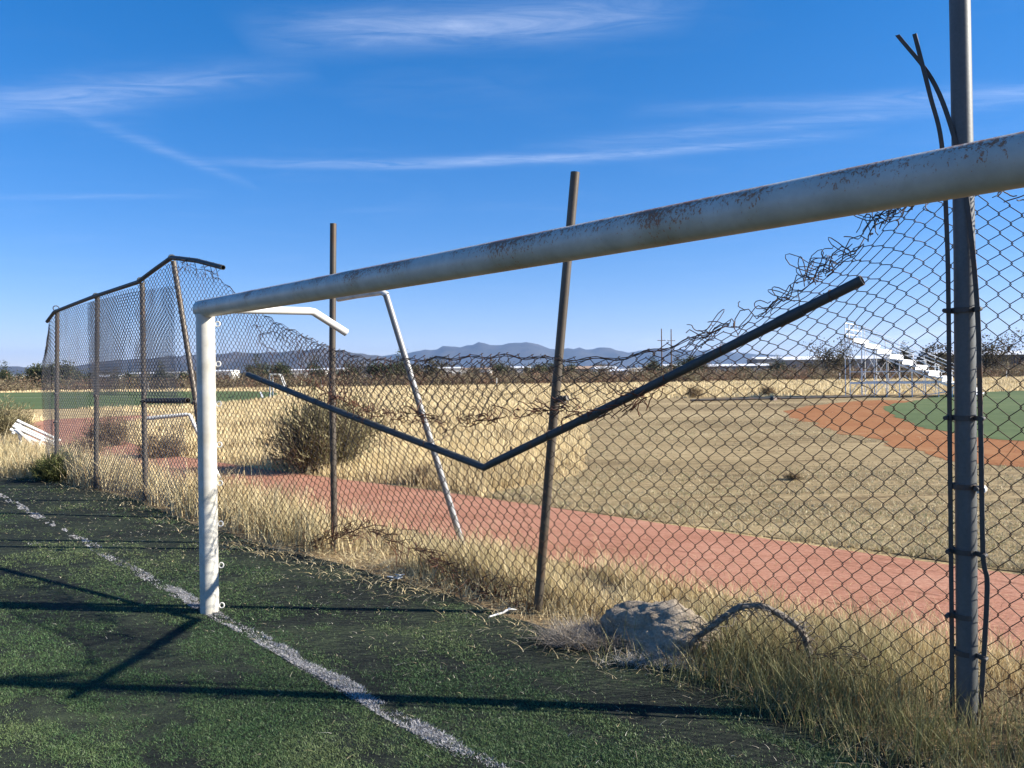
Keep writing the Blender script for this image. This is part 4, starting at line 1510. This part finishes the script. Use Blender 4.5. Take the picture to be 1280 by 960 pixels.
shrub('broom_shrub', (19.3, 58.0, 0), .75, 1.8, 150, 1500, (.24, .19, .12), BR, 'low pale shrub in the tall grass beyond the ball field, nearer the bleachers', None, 11, .12)
shrub('broom_shrub', (4.6, 12.7, 0), .16, .5, 70, 700, (.22, .18, .10), BR, 'tiny weed on the near edge of the mown field', None, 12, .03)

# ------------------------------------------------------------------ broken white bench
bn = empty('broken_bench', (-11.6, 18.7, 0), R(28))
tag(bn, 'broken white slatted bench tipped over in the dry grass at far left', 'bench')
tilt = Matrix.Rotation(R(31), 3, 'Y') @ Matrix.Rotation(R(30), 3, 'X')
for k in range(4):
    b_ = MB()
    b_.box(tilt @ Vector((0.0, -.20 + .135 * k, 0.02 * (k % 2))) + Vector((0, 0, .50)), (1.05, .075, .028), tilt)
    b_.build('slat', MT['white'], bn)
for x in (-.42, .40):
    MB().box(tilt @ Vector((x, 0, -.035)) + Vector((0, 0, .50)), (.06, .54, .04), tilt).build('crosspiece', MT['white'], bn)
for (a, b) in (((.36, -.22, .36), (.62, -.30, .0)), ((.15, -.26, .42), (-.05, -.34, .0)), ((-.38, -.20, .70), (-.02, -.24, .28)), ((.34, .22, .30), (.50, .25, 0)), ((-.36, .2, .72), (-.30, .28, 0.0))):
    MB().beam(a, b, .055, .04).build('leg', MT['white'], bn)

# ------------------------------------------------------------------ far small goal
fg = empty('far_goal', (-22.9, 72.8, 0))
tag(fg, 'tiny white football goal far off at the edge of the green pitch', 'goal')
for x, y in ((0, 0), (-1.9, 7.0)):
    MB().tube([(x, y, 0), (x, y, 2.2)], .075, 8).build('goal_post', MT['white'], fg)
    MB().tube([(x, y, 2.2), (x + 1.0, y - .2, 2.2), (x + 1.85, y - .35, 0.0)], .055, 8).build('stay', MT['white'], fg)
MB().tube([(0, 0, 2.2), (-1.9, 7.0, 2.2)], .075, 8).build('crossbar', MT['white'], fg)

# ------------------------------------------------------------------ bleachers
bl = empty('bleachers', (22.6, 52.6, 0), R(-36))
tag(bl, 'white metal bleachers descending to the right behind the thick right fence post', 'bleachers')
rows, run, rise, LEN = 10, .76, .385, 5.0
for k in range(rows):
    x = .5 + k * run
    z = 3.95 - k * rise
    MB().box((x, LEN / 2, z), (.42, LEN, .10)).build('seat', MT['bleach'], bl)
    MB().box((x + .13, LEN / 2, z - .15), (.05, LEN - .1, .19)).build('riser', MT['bleach'], bl)
    MB().box((x + .42, LEN / 2, z - .32), (.36, LEN - .06, .05)).build('footboard', MT['bleach'], bl)
for y in (.12, LEN - .12):
    fr = MB()
    fr.beam((.3, y, 3.72), (.5 + rows * run, y, 3.72 - (rows) * rise), .07, .09)
    fr.build('stringer', MT['bleach'], bl)
    for k in range(0, rows, 1):
        x = .45 + k * run
        z = 3.95 - k * rise - .2
        if z > .3:
            MB().beam((x, y, 0), (x, y, z), .045, .045, (0, 1, 0)).build('leg', MT['bleach'], bl)
    for k in range(0, rows - 3, 2):
        x = .45 + k * run
        z1 = 3.6 - k * rise
        MB().beam((x, y + .04, .15), (x + 2 * run, y + .04, max(.4, z1 - 2 * rise - .2)), .035, .035).build('brace', MT['bleach'], bl)
        MB().beam((x, y - .04, max(.4, z1 - .3)), (x + 2 * run, y - .04, .15), .035, .035).build('brace', MT['bleach'], bl)
    MB().beam((.45, y, 1.7), (.45 + 5 * run, y, 1.7), .05, .05).build('brace', MT['bleach'], bl)
    MB().beam((.45, y, .95), (.45 + 7 * run, y, .95), .04, .12).build('brace', MT['bleach'], bl)
for y in (.02, LEN - .02):
    for dz in (.55, 1.05):
        MB().beam((.3, y, 3.95 + dz), (.5 + (rows - 1) * run, y, .5 + dz), .045, .045).build('guard_rail', MT['bleach'], bl)
    for k in (0, 3, 6, 9):
        MB().beam((.4 + k * run, y, 3.9 - k * rise), (.4 + k * run, y, 5.0 - k * rise), .045, .045, (0, 1, 0)).build('rail_post', MT['bleach'], bl)
for dz in (.35, .7, 1.1):
    MB().beam((.18, 0, 3.95 + dz), (.18, LEN, 3.95 + dz), .045, .045).build('guard_rail', MT['bleach'], bl)
for y in (0, 1.25, 2.5, 3.75, LEN):
    MB().beam((.18, y, 0 if y in (0, LEN) else 3.4), (.18, y, 5.08), .05, .05, (0, 1, 0)).build('rail_post', MT['bleach'], bl)
for k in (4, 5, 6, 7, 8):
    x, z = .5 + k * run, 3.95 - k * rise
    MB().tube([(x - .1, 1.9, z + .03), (x - .1, 1.9, z + .36), (x + .5, 1.9, z + .36), (x + .5, 1.9, z - .3)], .025, 6).build('aisle_rail', MT['bleach'], bl)

# long low pipe rail lying on the far side of the field
lp = MB().tube([(11.0, 47.5, .10), (16, 48.2, .12), (21, 48.6, .14), (23, 48.9, .2)], .07, 8)
lp = lp.build('pipe_rail', MT['bar'])
tag(lp, 'long dark pipe lying along the far edge of the ball field', 'pipe')
so = MB().box((0, 0, .12), (.35, .3, .24), Matrix.Rotation(.5, 3, 'Z'), .7).build('pipe_support', MT['bar'])
so.name = 'concrete_block'
so.location = (16.3, 48.0, 0)
tag(so, 'small dark block beside the long pipe on the far field edge', 'block')

# ------------------------------------------------------------------ trees and scrub on the skyline
def tree_mesh(seed, h, spread, n_leaf, leaf_c, leaf, trunk_frac=.3, bare=0.0):
    r = np.random.default_rng(seed)
    m_ = MB()
    tips = []
    th = h * trunk_frac
    m_.tube([(0, 0, -.1), (r.normal() * .05, r.normal() * .05, th * .5), (r.normal() * .1, r.normal() * .1, th)], [h * .035, h * .028, h * .022], 7)
    for k in range(9):
        az = r.random() * 6.283
        el_ = r.uniform(.35, 1.25)
        L = (h - th) * r.uniform(.5, .8)
        d = np.array([math.cos(az) * math.cos(el_) * spread, math.sin(az) * math.cos(el_) * spread, math.sin(el_)])
        p = np.array([0, 0, th * r.uniform(.6, 1.0)])
        q = [p.copy()]
        for j in range(4):
            d = d + r.normal(size=3) * .18
            p = p + d * L / 4
            q.append(p.copy())
            if j >= 1:
                tips.append(p.copy())
                for _ in range(3):
                    tips.append(p + r.normal(size=3) * h * .09)
        m_.tube(q, [h * .016, h * .012, h * .009, h * .006, h * .003], 5, cap=False)
    me_t = bpy.data.meshes.new('trunk')
    me_t.from_pydata([tuple(p) for p in m_.v], [], m_.f)
    me_t.materials.append(MT['bark'])
    tips = np.array(tips)
    idx = r.integers(0, len(tips), n_leaf)
    c = tips[idx] + r.normal(size=(n_leaf, 3)) * h * np.array([.085, .085, .06])
    c[:, 2] = np.maximum(c[:, 2], h * .12)
    d1 = r.normal(size=(n_leaf, 3))
    d1 /= np.linalg.norm(d1, axis=1, keepdims=True)
    d2 = np.cross(d1, r.normal(size=(n_leaf, 3)))
    d2 /= np.linalg.norm(d2, axis=1, keepdims=True) + 1e-6
    Ls = leaf * r.uniform(.5, 1.5, n_leaf)[:, None]
    V = np.stack([c - d1 * Ls, c + d2 * Ls * .6, c + d1 * Ls, c - d2 * Ls * .6], 1).reshape(-1, 3)
    q = np.arange(n_leaf)[:, None] * 4
    T = np.concatenate([q + np.array([0, 1, 2]), q + np.array([0, 2, 3])])
    cc = np.repeat(mixcol(r.random(n_leaf), leaf_c[0], leaf_c[1]) * r.uniform(.6, 1.3, n_leaf)[:, None], 4, 0)
    tmp = np_mesh('crown', V, T, MT['leaf'], None, col=cc)
    me_c = tmp.data
    bpy.data.objects.remove(tmp)
    return me_t, me_c


GRN = ((.035, .045, .022), (.10, .11, .05))
MES = ((.055, .050, .030), (.14, .115, .065))
kinds = {
    'evergreen': tree_mesh(1, 7.0, .75, 5200, GRN, .15, .18),
    'round': tree_mesh(2, 6.0, 1.05, 5600, GRN, .15, .18),
    'mesquite': tree_mesh(3, 5.0, 1.3, 4600, MES, .13, .18),
    'bare': tree_mesh(4, 6.0, 1.15, 3600, MES, .12, .2),
}
names = {'evergreen': 'evergreen_tree', 'round': 'broadleaf_tree', 'mesquite': 'mesquite_tree', 'bare': 'thorn_tree'}


def tree(kind, loc, sc_, label, group):
    root = empty(names[kind], loc, random.random() * 6.28)
    root.scale = (sc_, sc_, sc_ * random.uniform(.92, 1.1))
    tag(root, label, 'tree', group)
    link('trunk', kinds[kind][0], root)
    link('crown', kinds[kind][1], root)
    return root


# (tan azimuth, distance, kind, scale, label or None for the anonymous ones of the belt)
named = [
    (.425, 178, 'bare', 1.45, 'wide thorny grey tree left of the bleachers in front of the long shed'),
    (.625, 165, 'bare', 1.45, 'wide dark thorny tree right of the thick fence post'),
    (.560, 170, 'mesquite', 1.5, 'dark tree directly behind the lower rows of the bleachers'),
    (.505, 176, 'mesquite', 1.35, 'dark tree behind the middle of the bleachers'),
    (.235, 205, 'round', 1.25, 'round green tree above the low white roofs, right one of a cluster'),
    (.215, 212, 'evergreen', .95, 'pointed green tree left in the cluster above the low white roofs'),
    (.195, 220, 'round', .85, 'small round tree leftmost above the low white roofs'),
    (.300, 230, 'round', .75, 'small tree behind the roof of the grey shed'),
    (-.298, 190, 'round', 1.25, 'tall round tree on the skyline just right of the near goalpost'),
    (-.325, 196, 'round', .8, 'small round tree on the skyline beside the near goalpost'),
    (-.245, 200, 'round', 1.0, 'skyline tree left of the slim upright post'),
    (-.215, 196, 'evergreen', .85, 'evergreen on the skyline right behind the slim upright post'),
    (-.170, 188, 'round', 1.2, 'broad dark tree on the skyline left of the leaning goal stay'),
    (-.145, 190, 'evergreen', 1.0, 'dark evergreen behind the leaning goal stay'),
    (-.112, 182, 'mesquite', 1.4, 'brown spreading tree right of the leaning goal stay'),
    (-.015, 215, 'round', .95, 'dark round tree under the middle of the far mountain'),
    (.030, 210, 'round', .95, 'dark round tree just left of the leaning rusty post'),
    (-.620, 170, 'round', 1.15, 'tall dark tree left of the leftmost fence post'),
    (-.595, 168, 'round', 1.2, 'tall dark tree behind the leftmost fence post'),
    (-.660, 185, 'evergreen', .8, 'small evergreen at the left edge of the skyline'),
    (-.560, 182, 'round', 1.0, 'skyline tree between the first and second fence posts'),
    (-.505, 190, 'round', .9, 'skyline tree between the second and third fence posts'),
    (-.455, 195, 'evergreen', .9, 'small evergreen right of the third fence post'),
    (-.432, 195, 'round', .8, 'small round tree left of the strongly leaning fence post'),
]
for a, d, k, s1, lab in named:
    tree(k, (a * d, d, 0), s1 * 1.02, lab, None)
tr = np.random.default_rng(77)
for i in range(46):
    a = -.72 + 1.48 * (i + tr.random() * .9) / 46
    d = tr.uniform(195, 290)
    k = ['mesquite', 'round', 'mesquite', 'bare', 'evergreen'][tr.integers(0, 5)]
    s1 = tr.uniform(.75, 1.1) * d / 210
    tree(k, (a * d, d, 0), s1, 'small scrubby tree in the dark brown belt along the skyline', 'scrub trees of the skyline belt')

# scrub belt: nobody could count it
r = np.random.default_rng(9)
nb = 4200
ba = r.uniform(-1.0, .95, nb)
bd = r.uniform(150, 235, nb)
bh = r.uniform(1.0, 3.3, nb) * (.6 + .8 * fbm(ba * 22, bd * .02, 401))
per = 85
cx = np.repeat(ba * bd, per) + r.normal(size=nb * per) * np.repeat(bh, per) * .55
cy = np.repeat(bd, per) + r.normal(size=nb * per) * np.repeat(bh, per) * .55
czz = np.abs(r.normal(size=nb * per)) * np.repeat(bh, per) * .42 + .12
c = np.stack([cx, cy, czz], -1)
M_ = len(c)
d1 = r.normal(size=(M_, 3))
d1 /= np.linalg.norm(d1, axis=1, keepdims=True)
d2 = np.cross(d1, r.normal(size=(M_, 3)))
d2 /= np.linalg.norm(d2, axis=1, keepdims=True) + 1e-6
Ls = r.uniform(.13, .34, M_)[:, None]
V = np.stack([c - d1 * Ls, c + d2 * Ls * .7, c + d1 * Ls], 1)
hue = np.repeat(r.random(nb), per)
cc = mixcol(hue, (.15, .11, .070), (.19, .165, .095)) * r.uniform(.55, 1.35, M_)[:, None]
red_ = np.repeat(r.random(nb) < .25, per)
cc[red_] = np.array((.21, .125, .08))[None] * r.uniform(.6, 1.2, red_.sum())[:, None]
o = np_mesh('scrub_belt', V.reshape(-1, 3), np.arange(M_ * 3).reshape(-1, 3), MT['leaf'], None, col=np.repeat(cc, 3, 0))
tag(o, kind='stuff')

# ------------------------------------------------------------------ buildings on the skyline
def building(name, loc, rz, size, wall, roofm, label, gable=.0, over=.35, wins=0, group=None, door=False):
    L, Dp, Hh = size
    root = empty(name, loc, rz)
    tag(root, label, 'building', group)
    MB().box((0, 0, Hh / 2), (L, Dp, Hh)).build('wall', wall, root)
    if gable > 0:
        a, b_ = L / 2 + over, Dp / 2 + over
        m_ = MB().add([(-a, -b_, Hh + .01), (a, -b_, Hh + .01), (a, b_, Hh + .01), (-a, b_, Hh + .01), (-a, 0, Hh + gable), (a, 0, Hh + gable)],
                      [(0, 1, 5, 4), (2, 3, 4, 5), (0, 4, 3), (1, 2, 5), (3, 2, 1, 0)])
        m_.build('roof', roofm, root)
    else:
        MB().box((0, 0, Hh + .16), (L + over * 2, Dp + over * 2, .30)).build('roof', roofm, root)
    for k in range(wins):
        x = -L / 2 + L * (k + .5) / wins
        w = min(1.5, L / wins * .45)
        wo_ = MB().box((x, -Dp / 2 - .03, Hh * .55), (w + .2, .08, Hh * .35 + .2)).build('window', wall, root)
        MB().box((x, -Dp / 2 - .055, Hh * .55), (w, .06, Hh * .35)).build('pane', MT['pane'], wo_)
    if door:
        MB().box((L * .3, -Dp / 2 - .05, 1.05), (1.1, .08, 2.1)).build('door', MT['wall_dark'], root)
    return root


def bld(a, d, *args, **kw):
    name, rz, size = args[:3]
    return building(name, (a * d, d, 0), rz, size, *args[3:], **kw)


bld(.415, 262, 'long_shed', R(-4), (34, 12, 5.6), MT['wall_grey'], MT['roof_white'], 'long grey shed with white roof left of the bleachers', gable=1.2, wins=6)
bld(.285, 235, 'low_building', R(5), (22, 8, 3.6), MT['wall_grey'], MT['roof_white'], 'low grey building with white roof above the V-shaped rail', gable=.7, wins=5)
bld(.355, 300, 'grey_warehouse', R(2), (26, 12, 6.6), MT['wall_grey'], MT['roof_white'], 'grey warehouse with bright white roof between shed and low building', gable=1.0, wins=4)
bld(.645, 255, 'dark_shed', R(-8), (52, 14, 6.2), MT['wall_dark'], MT['roof_white'], 'large dark shed at the right edge behind the thorny tree', gable=1.4, wins=8)
bld(.180, 250, 'white_house', R(10), (13, 7, 3.3), MT['wall_white'], MT['roof_white'], 'white flat house left of the two thin poles', gable=0, wins=4, door=True)
bld(.215, 258, 'white_house', R(-6), (9, 7, 4.2), MT['wall_white'], MT['roof_white'], 'white house right of the two thin poles', gable=.6, wins=3, door=True)
bld(.085, 255, 'tan_house', R(4), (18, 7, 3.6), MT['wall_tan'], MT['roof_tan'], 'tan house with red-brown roof right of the leaning rusty post', gable=.9, wins=5, door=True)
bld(.120, 245, 'white_house', R(12), (7, 6, 3.4), MT['wall_white'], MT['roof_white'], 'small white house below the dip between the far mountains', gable=.8, wins=2, door=True)
bld(.140, 175, 'white_hut', R(-14), (3.4, 2.8, 2.4), MT['wall_white'], MT['roof_white'], 'tiny white hut in the scrub right of the leaning rusty post', gable=.5, wins=1)
bld(-.080, 262, 'white_house', R(6), (8, 7, 4.4), MT['wall_white'], MT['roof_white'], 'white house right of the leaning goal stay', gable=.5, wins=3, door=True)
bld(-.045, 268, 'white_house', R(-8), (10, 7, 4.0), MT['wall_white'], MT['roof_tan'], 'white house with brown roof under the left flank of the far mountain', gable=.6, wins=3)
bld(.010, 262, 'white_house', R(3), (7, 6, 4.2), MT['wall_white'], MT['roof_white'], 'white house under the middle of the far mountain', gable=.6, wins=2)
bld(-.270, 255, 'white_house', R(5), (16, 7, 4.4), MT['wall_white'], MT['roof_white'], 'long white house above the small far goal', gable=.4, wins=5, door=True)
bld(-.232, 260, 'white_house', R(-5), (9, 7, 4.6), MT['wall_white'], MT['roof_white'], 'white house just left of the slim upright post', gable=.5, wins=3)
bld(-.372, 255, 'white_house', R(-5), (7, 6, 4.4), MT['wall_white'], MT['roof_white'], 'white house hugging the right side of the near goalpost', gable=.5, wins=2)
bld(-.440, 240, 'school_building', R(3), (20, 8, 4.0), MT['wall_white'], MT['roof_white'], 'long white building right of the third fence post', gable=0, wins=6, door=True)
bld(-.475, 236, 'school_building', R(-4), (11, 7, 3.7), MT['wall_white'], MT['roof_white'], 'white building left of the third fence post', gable=.5, wins=4)
bld(-.522, 200, 'white_house', R(-16), (8, 5, 2.9), MT['wall_white'], MT['roof_white'], 'low white house right of the second fence post', gable=.5, wins=3)
bld(-.655, 245, 'white_house', R(10), (8, 6, 3.6), MT['wall_white'], MT['roof_white'], 'white house at the very left edge of the skyline', gable=.5, wins=2)
bld(-.625, 250, 'white_house', R(-10), (6, 5, 3.7), MT['wall_white'], MT['roof_white'], 'small white house between the skyline trees at far left', gable=.5, wins=2)
for a, d, lab in ((.195, 170, 'left of the two tall thin utility poles on the skyline'), (.2075, 172, 'right of the two tall thin utility poles on the skyline')):
    up = empty('utility_pole', (a * d, d, 0))
    tag(up, lab, 'pole')
    MB().tube([(0, 0, -.2), (0, 0, 11.6)], [.17, .11], 8).build('mast', MT['wood'], up)
    MB().beam((-.9, 0, 9.0), (.9, 0, 9.0), .10, .12).build('crossarm', MT['wood'], up)
    for x in (-.75, 0.75):
        MB().tube([(x, 0, 9.06), (x, 0, 9.3)], [.06, .04], 6).build('insulator', MT['galv'], up)
# field fence of small posts in front of the scrub
for i in range(26):
    a = -.70 + i * .056 + tr.random() * .01
    fp = MB().tube([(0, 0, -.1), (tr.normal() * .04, 0, 1.35)], [.07, .06], 6).build('fence_stake', MT['wood'] if i % 4 else MT['white_dirty'])
    fp.location = (a * 142, 142 + tr.normal(), 0)
    tag(fp, 'small stake of the field fence in front of the scrub belt', 'stake', 'stakes of the field fence')

# ------------------------------------------------------------------ air
hz, nt, b = newmat('haze')
nt.nodes.remove(b)
pv = nd(nt, 'ShaderNodeVolumePrincipled')
pv.inputs['Color'].default_value = (0.32, 0.57, 1.0, 1)
pv.inputs['Density'].default_value = 0.000055
pv.inputs['Anisotropy'].default_value = 0.2
nt.links.new(pv.outputs[0], nt.nodes['Material Output'].inputs['Volume'])
m_ = MB().box((0, 0, 249.5), (26400, 26400, 501))
ho = m_.build('haze', hz)
tag(ho, kind='stuff')
